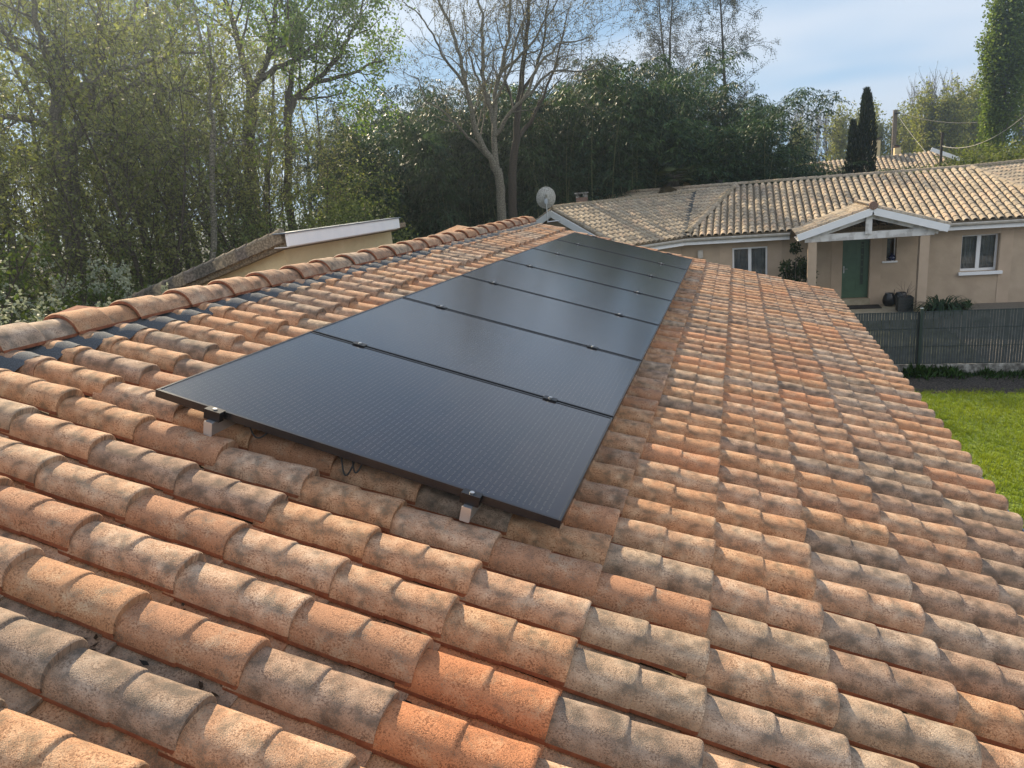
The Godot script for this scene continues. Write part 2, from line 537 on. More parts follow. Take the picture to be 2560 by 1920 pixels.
func own_house() -> void:
	var house := thing("tiled_house", "near house under the big roof of weathered terracotta barrel tiles carrying the solar panels", "house", Vector3(1.2, GROUND, -3))
	var inv := house.transform.affine_inverse()
	var c := cos(deg_to_rad(SLOPE))
	var s := sin(deg_to_rad(SLOPE))
	# body
	var body := MB.new()
	body.T = inv
	body.prism(PackedVector2Array([Vector2(-5.2, GROUND - 0.1), Vector2(3.25, GROUND - 0.1), Vector2(3.25, -1.36), Vector2(-1.045, -0.09), Vector2(-5.2, -1.32)]), -8.95, 5.0)
	part("wall", body.mesh(M.stucco), house)
	# deck of the front slope, with the tiles as its pieces
	var deck := MB.new()
	deck.box(Vector3(-1.15, -0.32, -9.12), Vector3(3.72, -0.222, 5.2))
	var roof := part("roof", deck.mesh(M.deck), house, inv * Transform3D(roof_basis, Vector3.ZERO))
	var skins := []
	for k in 10:
		var off := Vector2(rng.randf(), rng.randf())
		var b := tile_rows(fine_rings(), 14, rnd(0.0695, 0.0725), rnd(0.071, 0.077), rnd(0.095, 0.12), 0.012, true, off, TILE_STEP, TILE_LEN)
		var m := ArrayMesh.new()
		b[0].into(m, M.tiles[0])
		b[1].into(m, M.raw)
		skins.push_back(m)
	var spots := []
	var eye := cam.transform.affine_inverse()
	for row in range(-22, 43):
		for k in range(-1, 12):
			var x := 1.153 + (k - 4) * GAUGE
			var y := CREST0 + row * PITCH
			var mid := roof_basis * Vector3(x - 0.19, -0.1, -y)
			var e := eye * mid
			var size := 0.0
			if e.z < -0.4:
				var px := e.x / -e.z * 1763.7
				var py := e.y / -e.z * 1763.7
				if absf(px) < 1400 and absf(py) < 1080:
					size = 1.0 / e.length_squared()
					if x - 0.19 > 0.12 and x - 0.19 < 1.62 and y > 0.12 and y < 8.0:
						size = 0.0
			spots.push_back({"x": x, "y": y, "size": size, "tone": tone_of(x - 0.19, y), "skin": rng.randi() % 10, "jit": Vector4(rnd(-1, 1), rnd(-1, 1), rnd(-1, 1), rnd(-1, 1)), "top": k == -1})
	spots.sort_custom(func(a, b): return a.size > b.size)
	var rest := {}
	for n in spots.size():
		var q: Dictionary = spots[n]
		var j: Vector4 = q.jit
		var cut := 0.72 if q.top else 1.0
		var tr := Transform3D(Basis.from_euler(Vector3(j.x * 0.018, j.y * 0.010, j.z * 0.004)) * Basis.from_scale(Vector3(cut, 1, 1)), Vector3(q.x - TILE_LEN * cut + j.w * 0.003, -0.205 + j.z * 0.002 - (0.014 if q.top else 0.0), -q.y + j.x * 0.0025))
		if n < 300:
			var o := part("tile", skins[q.skin], roof, tr)
			o.set_surface_override_material(0, M.tiles[q.tone])
		else:
			if not rest.has(q.tone):
				rest[q.tone] = SurfaceTool.new()
				rest[q.tone].begin(Mesh.PRIMITIVE_TRIANGLES)
			if not rest.has("raw"):
				rest["raw"] = SurfaceTool.new()
				rest["raw"].begin(Mesh.PRIMITIVE_TRIANGLES)
			rest[q.tone].append_from(skins[q.skin], 0, tr)
			rest["raw"].append_from(skins[q.skin], 1, tr)
	var far := ArrayMesh.new()
	for k in rest:
		rest[k].commit(far)
		far.surface_set_material(far.get_surface_count() - 1, M.raw if k is String else M.tiles[k])
	stuff_part("roof_tiles", far, roof)
	var lit := MB.new()
	for k in 260:
		var row := rng.randi_range(-9, 12)
		var p := Vector3(rnd(-0.5, 3.3), -0.192, -(CREST0 + row * PITCH + 0.105 + rnd(-0.02, 0.02)))
		lit.col = [Color(0.05, 0.035, 0.02), Color(0.10, 0.065, 0.03), Color(0.02, 0.018, 0.014)][rng.randi() % 3]
		for q in 1 + rng.randi() % 4:
			var al := Vector3(rnd(-1, 1), rnd(-0.1, 0.3), rnd(-1, 1)).normalized()
			lit.leaf(p + Vector3(rnd(-0.05, 0.05), rnd(0.0, 0.008), rnd(-0.012, 0.012)), al, al.cross(Vector3.UP + rvec() * 0.4).normalized(), rnd(0.012, 0.04), rnd(0.004, 0.014))
	stuff_part("leaf_litter", lit.mesh(M.leaf_dim), roof)
	# rear slope, hidden but for what stands above the ridge
	var rear_basis := Basis(Vector3(-c, -s, 0), Vector3(-s, c, 0), Vector3(0, 0, -1))
	var apex := Vector3(-1.045, 0.075, 0)
	var rd := MB.new()
	rd.box(Vector3(0.0, -0.10, -5.2), Vector3(4.55, 0.0, 9.12))
	var rear := part("rear_roof", rd.mesh(M.deck), house, inv * Transform3D(rear_basis, apex))
	var st := {}
	for row in range(-24, 43):
		for k in 12:
			var tone: int = [0, 1, 2, 3, 4, 5, 8][rng.randi() % 7]
			if not st.has(tone):
				st[tone] = SurfaceTool.new()
				st[tone].begin(Mesh.PRIMITIVE_TRIANGLES)
			st[tone].append_from(skins[rng.randi() % 10], 0, Transform3D(Basis(), Vector3(0.10 + k * GAUGE, -0.03, CREST0 + row * PITCH)))
	var rm := ArrayMesh.new()
	for k in st:
		st[k].commit(rm)
		rm.surface_set_material(rm.get_surface_count() - 1, M.tiles[k])
	stuff_part("rear_tiles", rm, rear)
	# ridge tiles, each lapping over the one nearer to the viewer
	var ridges := []
	for k in 5:
		ridges.push_back(ridge_tile(Vector2(rng.randf(), rng.randf())))
	var to_roof := roof.transform.affine_inverse() * inv
	for k in range(-9, 23):
		var y := 0.10 + k * 0.403
		var o := part("ridge_tile", ridges[rng.randi() % 5], roof, to_roof * Transform3D(Basis.from_euler(Vector3(rnd(-0.006, 0.006), rnd(-0.012, 0.012), rnd(-0.02, 0.02))), Vector3(-1.045 + rnd(-0.004, 0.004), 0.137, -y)))
		o.set_surface_override_material(0, M.tiles[[0, 1, 2, 7, 0, 3, 5, 1, 2][rng.randi() % 9]])
	# the lead-grey ridge flashing, pressed over the tile heads
	for side in 2:
		var f := MB.new()
		var rows := []
		var steps := 620
		for q in steps + 1:
			var y := -4.2 + q * (13.35 / steps)
			var ph: float = fposmod(y - CREST0 + PITCH / 2, PITCH) - PITCH / 2
			var hump := pow(0.5 + 0.5 * cos(TAU * ph / PITCH), 0.55)
			var wob := sin(y * 31.0) * 0.004 + sin(y * 83.0) * 0.003
			var low := -0.176 + 0.072 * hump
			var wr := sin(y * 240.0) * 0.0012
			rows.push_back([Vector3(-1.06, -0.10, -y), Vector3(-0.985, -0.125 + wr, -y), Vector3(-0.93, -0.152 + 0.026 * hump + wr, -y), Vector3(-0.885, -0.166 + 0.050 * hump + wr, -y), Vector3(-0.845, low + 0.002 + wr, -y), Vector3(-0.805 + 0.04 * hump + wob, low, -y)])
		f.grid(rows)
		if side == 0:
			part("ridge_flashing", f.mesh(M.lead), roof)
	# roof vent hoods on the rear slope
	for hood in [[Vector3(-2.0, 0.215, -8.57), 0.42], [Vector3(-1.95, 0.13, -7.75), 0.2], [Vector3(-1.66, 0.205, -1.17), 0.13]]:
		var b := MB.new()
		var t: Vector3 = hood[0]
		var w: float = hood[1]
		var base := [t + Vector3(-w, -w * 0.36, w), t + Vector3(w, -w * 0.36, w), t + Vector3(w, -w * 0.36, -w), t + Vector3(-w, -w * 0.36, -w)]
		b.T = inv
		for e in 4:
			b.tri(base[e], base[(e + 1) % 4], t)
			b.quad(base[e] + Vector3(0, -0.02, 0), base[(e + 1) % 4] + Vector3(0, -0.02, 0), base[(e + 1) % 4], base[e])
		b.box(t + Vector3(-w * 0.6, -0.6 - w, -w * 0.6), t + Vector3(w * 0.6, -w * 0.36 - 0.021, w * 0.6))
		part("vent_hood", b.mesh(M.tiles[7] if w > 0.3 else M.raw), house)
	# eaves gutter
	var g := MB.new()
	var rows := []
	for y in [5.2, -9.2]:
		var row := []
		for j in 9:
			var a := PI + PI * j / 8
			row.push_back(Vector3(3.60 + 0.06 * cos(a), -1.31 + 0.06 * sin(a), y))
		rows.push_back(row)
	g.T = inv
	g.grid(rows)
	g.tube(PackedVector3Array([Vector3(3.662, -1.308, 5.2), Vector3(3.662, -1.308, -9.2)]), PackedFloat32Array([0.009, 0.009]), 8, true)
	part("gutter", g.mesh(M.zinc), house)

func ridge_tile(off: Vector2) -> ArrayMesh:
	var skin := MB.new()
	var raw := MB.new()
	var rows := []
	var uvs := []
	var arc := 16
	# z runs from the exposed near lip (0) to the far head (-0.46)
	for z in [0.0, -0.004, -0.012, -0.06, -0.13, -0.205, -0.213, -0.216, -0.219, -0.28, -0.36, -0.45]:
		var r := 0.0
		if z > -0.2161:
			r = 0.137 - 0.012 * (-z / 0.216)
			if z > -0.011:
				r -= 0.007 * (1.0 + z / 0.011)
			if z < -0.204:
				r += 0.003
		else:
			r = 0.1165 - 0.012 * ((-z - 0.216) / 0.24)
		var row := []
		var ur := []
		for j in arc + 1:
			var a := deg_to_rad(14.0) + deg_to_rad(152.0) * j / arc
			row.push_back(Vector3(r * 1.04 * cos(a), r * sin(a) * 0.96 - 0.012, z))
			ur.push_back(Vector2(z / 0.84, a * 0.125 / 0.84) + off)
		rows.push_back(row)
		uvs.push_back(ur)
	var rr := rows.duplicate()
	rr.reverse()
	var ru := uvs.duplicate()
	ru.reverse()
	skin.grid(rr, ru)
	for e in [0, arc]:
		var a := []
		var b := []
		for row in rows:
			a.push_back(row[e])
			b.push_back(Vector3(row[e].x, row[e].y - 0.015, row[e].z))
		if e == 0:
			raw.grid([b, a])
		else:
			raw.grid([a, b])
	var lip := []
	for p in rows[0]:
		lip.push_back(Vector3(p.x * 0.885, p.y * 0.885 - 0.002, p.z))
	var deep := []
	for p in lip:
		deep.push_back(p + Vector3(0, 0, -0.1))
	raw.grid([rows[0], lip])
	raw.grid([deep, lip])
	var m := ArrayMesh.new()
	skin.into(m, M.tiles[0])
	raw.into(m, M.raw)
	return m


# ---------------------------------------------------------------- solar panels
func cell_texture() -> ImageTexture:
	var w := 1024
	var h := 1024
	var im := Image.create(w, h, false, Image.FORMAT_RGB8)
	im.fill(lin(0.014, 0.0095, 0.009))
	for k in 6:   # rows of cells across the short side, each a little different
		var y0 := int(16 + k * 165.4)
		for q in 18:
			var x0 := int(18 + q * 54.9)
			var t := 0.005 + 0.0025 * rng.randf()
			im.fill_rect(Rect2i(x0, y0, 53, 163), lin(t * 2.4, t * 1.7, t * 1.6))
	for k in 109:
		var y := int(18 + k * 9.1)
		im.fill_rect(Rect2i(16, y, 992, 1), lin(0.020, 0.018, 0.017))
		for q in 72:
			if (q * 7 + k * 3) % 5 != 0:
				im.fill_rect(Rect2i(int(18 + q * 13.72), y, 4, 1), lin(0.22, 0.22, 0.20))
	im.fill_rect(Rect2i(508, 16, 4, 992), lin(0.006, 0.006, 0.009))
	return ImageTexture.create_from_image(im)

func solar() -> void:
	var cells := mat(Color.WHITE, 0.17)
	cells.albedo_texture = cell_texture()
	cells.metallic_specular = 0.5
	cells.clearcoat_enabled = true
	cells.clearcoat = 0.55
	cells.clearcoat_roughness = 0.16
	var P := 1.154
	var L := 1.722
	var W := 1.134
	var hint := [
		"nearest solar panel, its black front edge open above two grey rail ends",
		"second black solar panel from the viewer, right behind the one with the open front edge",
		"third solar panel from the viewer, first to mirror pale sky over its whole face",
		"middle solar panel, fourth of the row of seven counted from either end",
		"fifth solar panel from the viewer, with two dark tree reflections across it",
		"sixth solar panel from the viewer, last but one towards the pale-tiled house",
		"farthest solar panel of the row, its far edge in front of the pale-tiled roof"]
	var first: Node3D = null
	for k in 7:
		var y0 := k * P + (0.0 if k else 0.0)
		var at := roof_basis * Vector3(0, 0, -y0)
		var o: Node3D
		if first == null:
			o = thing("solar_panel", hint[0], "solar panel", at, "row of seven solar panels on the roof")
			first = o
			var f := MB.new()
			var t := 0.011
			var hh := 0.032
			for q in [[Vector3(0, -hh, -W), Vector3(t, 0, 0)], [Vector3(L - t, -hh, -W), Vector3(L, 0, 0)], [Vector3(t, -hh, -t), Vector3(L - t, 0, 0)], [Vector3(t, -hh, -W), Vector3(L - t, 0, -W + t)]]:
				f.box(q[0], q[1], 0.0015)
			part("frame", f.mesh(M.frame), o)
			var g := MB.new()
			var a := Vector3(t, -0.0025, -t)
			g.put(Vector3(t, -0.0025, -t), Vector3.UP, Vector2(0, 1)); g.put(Vector3(L - t, -0.0025, -t), Vector3.UP, Vector2(1, 1))
			g.put(Vector3(L - t, -0.0025, -W + t), Vector3.UP, Vector2(1, 0)); g.put(Vector3(t, -0.0025, -W + t), Vector3.UP, Vector2(0, 0))
			g.i.append_array([0, 2, 1, 0, 3, 2])
			part("cell_glass", g.mesh(cells), o)
			part("backsheet", bx(Vector3(t, -0.009, -W + t), Vector3(L - t, -0.005, -t), M.black), o)
		else:
			o = first.duplicate()
			o.name = numbered("solar_panel")
			add_child(o)
			o.position = at
			o.set_meta("label", hint[k])
		o.basis = roof_basis
	# rails with clamps
	var n := 0
	for x in [0.30, 1.39]:
		var r := thing("mounting_rail", ["grey aluminium rail under the panels' upper side, its end beside the tiles near the ridge", "grey aluminium rail under the panels' lower side, its end near the panel corner"][n], "rail", roof_basis * Vector3(x, -0.062, 0), "rails under the solar panels")
		r.basis = roof_basis
		n += 1
		part("rail_bar", bx(Vector3(-0.017, -0.028, -8.15), Vector3(0.017, 0.028, 0.052), M.alu, 0.002), r)
		part("end_cap", bx(Vector3(-0.019, -0.030, 0.0525), Vector3(0.019, 0.0285, 0.058), M.alu, 0.003), r)
		for k in 8:
			var y := k * P - 0.010 if k else -0.012
			if k == 7:
				y = 7 * P - 0.008
			var b := MB.new()
			if k == 0 or k == 7:
				var sg := 1.0 if k == 0 else -1.0
				b.box(Vector3(-0.036, 0.0287, minf(0.0, sg * 0.026) - y), Vector3(0.036, 0.0655, maxf(0.0, sg * 0.026) - y), 0.002)
				b.box(Vector3(-0.036, 0.0660, minf(-sg * 0.012, sg * 0.026) - y), Vector3(0.036, 0.0695, maxf(-sg * 0.012, sg * 0.026) - y))
			else:
				b.box(Vector3(-0.035, 0.0640, -y - 0.020), Vector3(0.035, 0.0675, -y + 0.020), 0.001)
				b.box(Vector3(-0.030, 0.0287, -y - 0.008), Vector3(0.030, 0.0637, -y + 0.008))
			var cl := part("clamp", b.mesh(M.black), r)
			var w := MB.new()
			w.tube(PackedVector3Array([Vector3(0, 0.0680, -y + (0.008 if k == 0 else 0.0)), Vector3(0, 0.0740, -y + (0.008 if k == 0 else 0.0))]), PackedFloat32Array([0.0085, 0.0085]), 12, true)
			part("bolt", w.mesh(M.steel), cl)
		for k in 8:   # feet that stand on the tiles
			part("rail_foot", bx(Vector3(-0.02, -0.125, -0.45 - k * 1.03), Vector3(0.02, -0.0285, -0.38 - k * 1.03), M.alu), r)
	# a loop of cable hanging below the front edge
	var cab := MB.new()
	for loop in [[0.86, 0.07, 0.065], [0.46, 0.035, 0.10], [0.90, 0.045, 0.05]]:
		var pts := PackedVector3Array()
		var rad := PackedFloat32Array()
		for j in 15:
			var t := j / 14.0
			pts.push_back(Vector3(loop[0] + (t - 0.5) * loop[2] + sin(t * PI) * 0.012, -0.040 - sin(t * PI) * loop[1], -0.045 + 0.03 * sin(t * PI)))
			rad.push_back(0.0034)
		cab.tube(pts, rad, 6)
	cab.tube(PackedVector3Array([Vector3(0.40, -0.05, -0.03), Vector3(0.65, -0.045, -0.10), Vector3(0.92, -0.05, -0.03)]), PackedFloat32Array([0.0032, 0.0032, 0.0032]), 6)
	var co := struct("panel_cable", cab.mesh(M.cable))
	co.remove_meta("kind")
	co.basis = roof_basis
	tag(co, "thin black cable looping down below the front edge of the nearest solar panel", "cable")


# ---------------------------------------------------------------- pale tiles of the house next door
func barrel(arc: int, L: float, w: float, h: float) -> ArrayMesh:
	var b := MB.new()
	var rows := []
	for u in [0.0, L * 0.5, L - 0.012, L]:
		var s: float = 0.86 + 0.14 * u / L - (0.04 if u == L else 0.0)
		var row := []
		for j in arc + 1:
			var a := PI * j / arc
			row.push_back(Vector3(u, 0.015 * u / L + h * sin(a) * s, -w * cos(a) * s))
		rows.push_back(row)
	b.grid(rows)
	var inner := []
	for p in rows[-1]:
		inner.push_back(Vector3(p.x - 0.002, 0.015 + (p.y - 0.015) * 0.8, p.z * 0.86))
	b.grid([rows[-1], inner])
	return b.mesh(M.pale[0])

var pale_barrels: Array = []

func slope_spots(eave: Vector3, along: Vector3, up: Vector3, poly: PackedVector2Array, pitch: float, gauge: float, phase := 0.0) -> Array:
	# places of tiles on a slope: poly in (metres along the eave, metres up the slope)
	var nrm := along.cross(up).normalized()
	var out := []
	var box := Rect2(poly[0], Vector2.ZERO)
	for p in poly:
		box = box.expand(p)
	var a := floorf(box.position.x / pitch) * pitch + phase
	while a < box.end.x:
		var q := 0.0
		while q < box.end.y + gauge:
			if Geometry2D.is_point_in_polygon(Vector2(a, q + gauge * 0.4), poly):
				# tile from its head at q + gauge (+lap) down to q
				var head := eave + along * a + up * (q + gauge + 0.05) + nrm * 0.006
				out.push_back(Transform3D(Basis(-up, nrm, (-up).cross(nrm)), head))
			q += gauge
		a += pitch
	return out

func slope_deck(poly3: Array, mat_: Material, thick := 0.12) -> MB:
	var b := MB.new()
	var nrm := Vector3.ZERO
	for k in range(1, poly3.size() - 1):
		nrm += (poly3[k] - poly3[0]).cross(poly3[k + 1] - poly3[0])
	nrm = nrm.normalized()
	if nrm.y < 0:
		poly3.reverse()
		nrm = -nrm
	for k in range(1, poly3.size() - 1):
		b.tri(poly3[0], poly3[k], poly3[k + 1])
		b.tri(poly3[0] - nrm * thick, poly3[k + 1] - nrm * thick, poly3[k] - nrm * thick)
	for k in poly3.size():
		var p: Vector3 = poly3[k]
		var q: Vector3 = poly3[(k + 1) % poly3.size()]
		b.quad(p - nrm * thick, q - nrm * thick, q, p)
	return b

func caps(parent: Node3D, inv: Transform3D, p: Vector3, q: Vector3, r: float, gauge: float, mats: Array, called := "ridge_tile") -> void:
	var n := maxi(1, int(round(p.distance_to(q) / gauge)))
	var f := (q - p).normalized()
	var side := f.cross(Vector3.UP).normalized()
	var u := side.cross(f)
	var L := p.distance_to(q) / n
	var rows := []
	for z in [0.0, 0.02, L * 0.6, L + 0.05]:
		var row := []
		var s: float = 1.0 - 0.14 * z / L - (0.04 if z == 0.0 else 0.0)
		for j in 9:
			var a := PI * j / 8
			row.push_back(Vector3(cos(a) * r * s, sin(a) * r * s * 0.85, -z))
		rows.push_back(row)
	var b := MB.new()
	var rr := rows.duplicate()
	rr.reverse()
	b.grid(rr)
	var lip := []
	for w in rows[0]:
		lip.push_back(Vector3(w.x * 0.84, w.y * 0.82, w.z))
	b.grid([rows[0], lip])
	var m := b.mesh(mats[0])
	for k in n:
		var o := part(called, m, parent, inv * Transform3D(Basis(side, u, -f) * Basis.from_euler(Vector3(0, 0, rnd(-0.03, 0.03))), p + f * L * k + u * 0.0))
		o.set_surface_override_material(0, mats[rng.randi() % mats.size()])

func neighbour() -> void:
	var h := thing("tan_house", "tan rendered bungalow with pale barrel-tile roof, gabled porch and green front door", "house", Vector3(6, YARD, -27))
	var inv := h.transform.affine_inverse()
	for k in 4:
		pale_barrels.push_back(barrel(8, 0.40, 0.095, 0.085))
	var E0 := Vector3(0.507, -1.42, -23.70)
	var R0 := Vector3(2.213, 0.084, -28.6)
	var R1 := Vector3(10.395, -0.035, -28.6)
	var yE := -1.52
	# main slope
	var upm := Vector3(0, R0.y - E0.y, R0.z - E0.z).normalized()
	var run := absf(R0.z - E0.z)
	var bend := deg_to_rad(38.0)
	var E1 := R1 + Vector3(run * tan(bend / 2), yE - R1.y, run)
	var R2 := R1 + 7.0 * Vector3(cos(bend), 0.0, -sin(bend))
	var E2 := E1 + 7.0 * Vector3(cos(bend), 0.0, -sin(bend))
	var dr := Vector3(-0.75071, 0, -0.66063)
	var dw := Vector3(0.66063, 0, -0.75071)
	var V := Vector3(0.547, -0.081, -29.365)
	var G := Vector3(-4.300, -0.101, -23.857)
	var Ge := Vector3(-1.513, -1.42, -21.404)
	var RL := R0 + dr * 7.5
	var wperp := (Ge - G) * Vector3(1, 0, 1)
	var Gb := G - wperp + Vector3(0, -1.32, 0)
	var rows := []   # [transform, size]
	var decks := []
	# each: deck polygon, then where the tiles lie
	var slopes := [
		{"poly": [E0, E1, R1, R0], "e": E0, "along": (E1 - E0).normalized(), "top": R0},
		{"poly": [E0, R0, RL, RL + Vector3(E0 - R0)], "e": E0, "along": dr, "top": R0, "cut": [E0, R0, RL, V + (RL - R0)]},
		{"poly": [Ge, E0, V, G], "e": Ge, "along": (E0 - Ge).normalized(), "top": V},
		{"poly": [E1, E2, R2, R1], "e": E1, "along": (E2 - E1).normalized(), "top": R1},
		{"poly": [G, V, V - wperp + Vector3(0, -1.32, 0), Gb], "e": Gb, "along": (V - G).normalized() * -1.0, "top": G, "back": true},
	]
	var roof: MeshInstance3D
	var all := []
	for k in slopes.size():
		var s: Dictionary = slopes[k]
		var d := slope_deck(s.poly.duplicate(), M.deck)
		var b := MB.new()
		b.T = inv
		var dm := slope_deck(s.poly.duplicate(), M.deck)
		for w in dm.v.size():
			dm.v[w] = inv * dm.v[w]
		var node := part("roof", dm.mesh(M.deck), h)
		if k == 0:
			roof = node
		var along: Vector3 = s.along
		var e: Vector3 = s.e
		var t: Vector3 = s.top - e
		var up := (t - along * t.dot(along)).normalized()
		if s.has("back"):
			along = -along
			up = ((s.top - e) - along * (s.top - e).dot(along)).normalized()
		if along.cross(up).y < 0:
			along = -along
		var poly := PackedVector2Array()
		for p in (s.cut if s.has("cut") else s.poly):
			var q: Vector3 = p - e
			poly.push_back(Vector2(q.dot(along), q.dot(up)))
		for tr in slope_spots(e - up * 0.05, along, up, poly, 0.236, 0.335, 0.1):
			all.push_back([tr, tr.origin.distance_squared_to(cam_pos) + (1000.0 if k == 4 else 0.0), node])
	all.sort_custom(func(a, b): return a[1] < b[1])
	var rest := {}
	for k in all.size():
		var tone := rng.randi() % 6
		var tr: Transform3D = inv * Transform3D(Basis(all[k][0].basis * Basis.from_euler(Vector3(rnd(-0.03, 0.03), rnd(-0.02, 0.02), 0))), all[k][0].origin)
		if k % 3 == 0 and k / 3 < 300 and all[k][1] < 1000:
			var o := part("tile", pale_barrels[0], all[k][2], tr)
			o.set_surface_override_material(0, M.pale[tone])
		else:
			if not rest.has(tone):
				rest[tone] = SurfaceTool.new()
				rest[tone].begin(Mesh.PRIMITIVE_TRIANGLES)
			rest[tone].append_from(pale_barrels[0], 0, tr)
	var rm := ArrayMesh.new()
	for k in rest:
		rest[k].commit(rm)
		rm.surface_set_material(rm.get_surface_count() - 1, M.pale[k])
	stuff_part("roof_tiles", rm, h)
	var lift := Vector3(0, 0.05, 0)
	caps(roof, inv, R1 + lift, R0 + lift, 0.13, 0.42, [M.cap, M.pale[5]])
	caps(roof, inv, R0 + lift, R0 + lift + dr * 6.5, 0.13, 0.42, [M.pale[0], M.pale[3]])
	caps(roof, inv, E0 + lift + (R0 - E0) * 0.03, R0 + lift, 0.13, 0.42, [M.cap, M.pale[2]])
	caps(roof, inv, G + lift, V + lift, 0.13, 0.42, [M.cap])
	caps(roof, inv, E1 + lift, R1 + lift, 0.13, 0.42, [M.pale[2], M.pale[1]])
	caps(roof, inv, R2 + lift, R1 + lift, 0.13, 0.42, [M.cap])
	# grey valley sheet between the wing and the back slope
	var vb := MB.new()
	vb.T = inv
	vb.bar(E0 + Vector3(-0.06, 0.085, 0.05), V + Vector3(0, 0.085, 0), 0.17, 0.03)
	part("valley_sheet", vb.mesh(M.planter), roof)
	# mortar bed under ridge of the wing's gable end
	# walls: the front with its openings
	var zf := -24.0
	var wall := MB.new()
	wall.T = inv
	var x0 := 0.30
	var x1 := 13.4
	var holes := [Rect2(2.08, -4.12, 1.16, 2.19), Rect2(5.62, -3.88, 0.83, 2.04), Rect2(6.95, -2.66, 0.29, 0.74), Rect2(9.11, -3.15, 1.05, 1.17)]
	var x := x0
	for r in holes:
		wall.box(Vector3(x, YARD - 0.2, zf - 0.3), Vector3(r.position.x, -1.5, zf))
		wall.box(Vector3(r.position.x, r.end.y, zf - 0.3), Vector3(r.end.x, -1.5, zf))
		if r.position.y > YARD:
			wall.box(Vector3(r.position.x, YARD - 0.2, zf - 0.3), Vector3(r.end.x, r.position.y, zf))
		x = r.end.x
	wall.box(Vector3(x, YARD - 0.2, zf - 0.3), Vector3(x1, -1.5, zf))
	part("wall", wall.mesh(M.stucco), h)
	var rooms := MB.new()
	rooms.T = inv
	rooms.box(Vector3(x0, YARD - 0.2, -27.5), Vector3(x1, -1.5, -27.2))
	rooms.box(Vector3(x0, YARD - 0.2, -27.19), Vector3(x0 + 0.2, -1.5, zf - 0.31))
	rooms.box(Vector3(x1 - 0.2, YARD - 0.2, -27.19), Vector3(x1, -1.5, zf - 0.31))
	rooms.box(Vector3(x0 + 0.21, YARD - 0.25, -27.19), Vector3(x1 - 0.21, YARD - 0.1, zf - 0.31))
	rooms.box(Vector3(x0 + 0.21, -1.62, -27.19), Vector3(x1 - 0.21, -1.5, zf - 0.31))
	for q in [4.6, 8.3]:
		rooms.box(Vector3(q, YARD - 0.09, -27.19), Vector3(q + 0.15, -1.63, zf - 0.31))
	part("room_wall", rooms.mesh(M.stucco_band), h)
	# wing walls
	var ww := MB.new()
	ww.T = inv
	var wn := wperp.normalized()
	var cA := E0 - wn * 0.32 + dw * 0.1
	var cB := Ge - wn * 0.32 + dw * 0.42
	var cC := G - wperp + wn * 0.32 + dw * 0.42
	for e in [[cA, cB], [cB, cC]]:
		var a: Vector3 = e[0]
		var b: Vector3 = e[1]
		ww.quad(Vector3(a.x, YARD - 0.2, a.z), Vector3(a.x, -1.5, a.z), Vector3(b.x, -1.5, b.z), Vector3(b.x, YARD - 0.2, b.z))
	var gt := G + dw * 0.42
	ww.tri(Vector3(cC.x, -1.5, cC.z), Vector3(cB.x, -1.5, cB.z), Vector3(gt.x, G.y - 0.16, gt.z))
	# the wing's wall thickness behind that skin
	ww.quad(Vector3(cA.x, YARD - 0.2, cA.z) - wn * 0.25, Vector3(cB.x, YARD - 0.2, cB.z) - wn * 0.25, Vector3(cB.x, -1.5, cB.z) - wn * 0.25, Vector3(cA.x, -1.5, cA.z) - wn * 0.25)
	part("wing_wall", ww.mesh(M.stucco), h)
	# gable boards of the wing
	for e in [Ge, Gb]:
		var b := MB.new()
		b.T = inv
		b.bar(G + Vector3(0, -0.15, 0) - dw * 0.02, e + Vector3(0, -0.15, 0) - dw * 0.02, 0.035, 0.24)
		part("barge_board", b.mesh(M.white), h)
	var sof := MB.new()
	sof.T = inv
	sof.quad(G + Vector3(0, -0.2, 0), G + Vector3(0, -0.2, 0) + dw * 0.45, Ge + Vector3(0, -0.2, 0) + dw * 0.45, Ge + Vector3(0, -0.2, 0))
	part("soffit", sof.mesh(M.white), h)
	# gutters: a white board with a cream half-round front
	for e in [[E0 + Vector3(0.0, 0, 0.02), Vector3(3.93, 0, 0)], [Vector3(8.28, 0, 0), E1], [E1, E2], [Ge, E0]]:
		var a: Vector3 = e[0]
		var b: Vector3 = e[1]
		var f := (E1 - E0).normalized()
		if a == Vector3(8.28, 0, 0):
			a = E0 + f * ((8.28 - E0.x) / f.x)
		if b == Vector3(3.93, 0, 0):
			b = E0 + f * ((3.93 - E0.x) / f.x)
		var dirn := (b - a).normalized()
		var out := dirn.cross(Vector3.UP).normalized() * -1.0
		if out.z < 0:
			out = -out
		var g := MB.new()
		g.T = inv
		var rws := []
		for p in [a, b]:
			rws.push_back([p + out * 0.13 + Vector3(0, -0.045, 0), p + out * 0.145 + Vector3(0, -0.07, 0), p + out * 0.135 + Vector3(0, -0.075, 0), p + out * 0.14 + Vector3(0, -0.115, 0), p + out * 0.11 + Vector3(0, -0.15, 0), p + out * 0.02 + Vector3(0, -0.15, 0)])
		g.grid([rws[1], rws[0]])
		part("gutter", g.mesh(M.gutter), h)
		var w := MB.new()
		w.T = inv
		w.bar(a + Vector3(0, -0.215, 0) + out * 0.02, b + Vector3(0, -0.215, 0) + out * 0.02, 0.03, 0.125)
		w.bar(a + Vector3(0, -0.27, 0) - out * 0.17, b + Vector3(0, -0.27, 0) - out * 0.17, 0.36, 0.012)
		part("fascia", w.mesh(M.white), h)
	# smooth bands round the openings
	for r in [[1.66, 2.07], [3.25, 3.7], [5.28, 5.61], [6.47, 6.8], [10.18, 10.52]]:
		part("render_band", bx(inv * Vector3(r[0], YARD, zf + 0.002), inv * Vector3(r[1], -1.72, zf + 0.012), M.stucco_band), h)
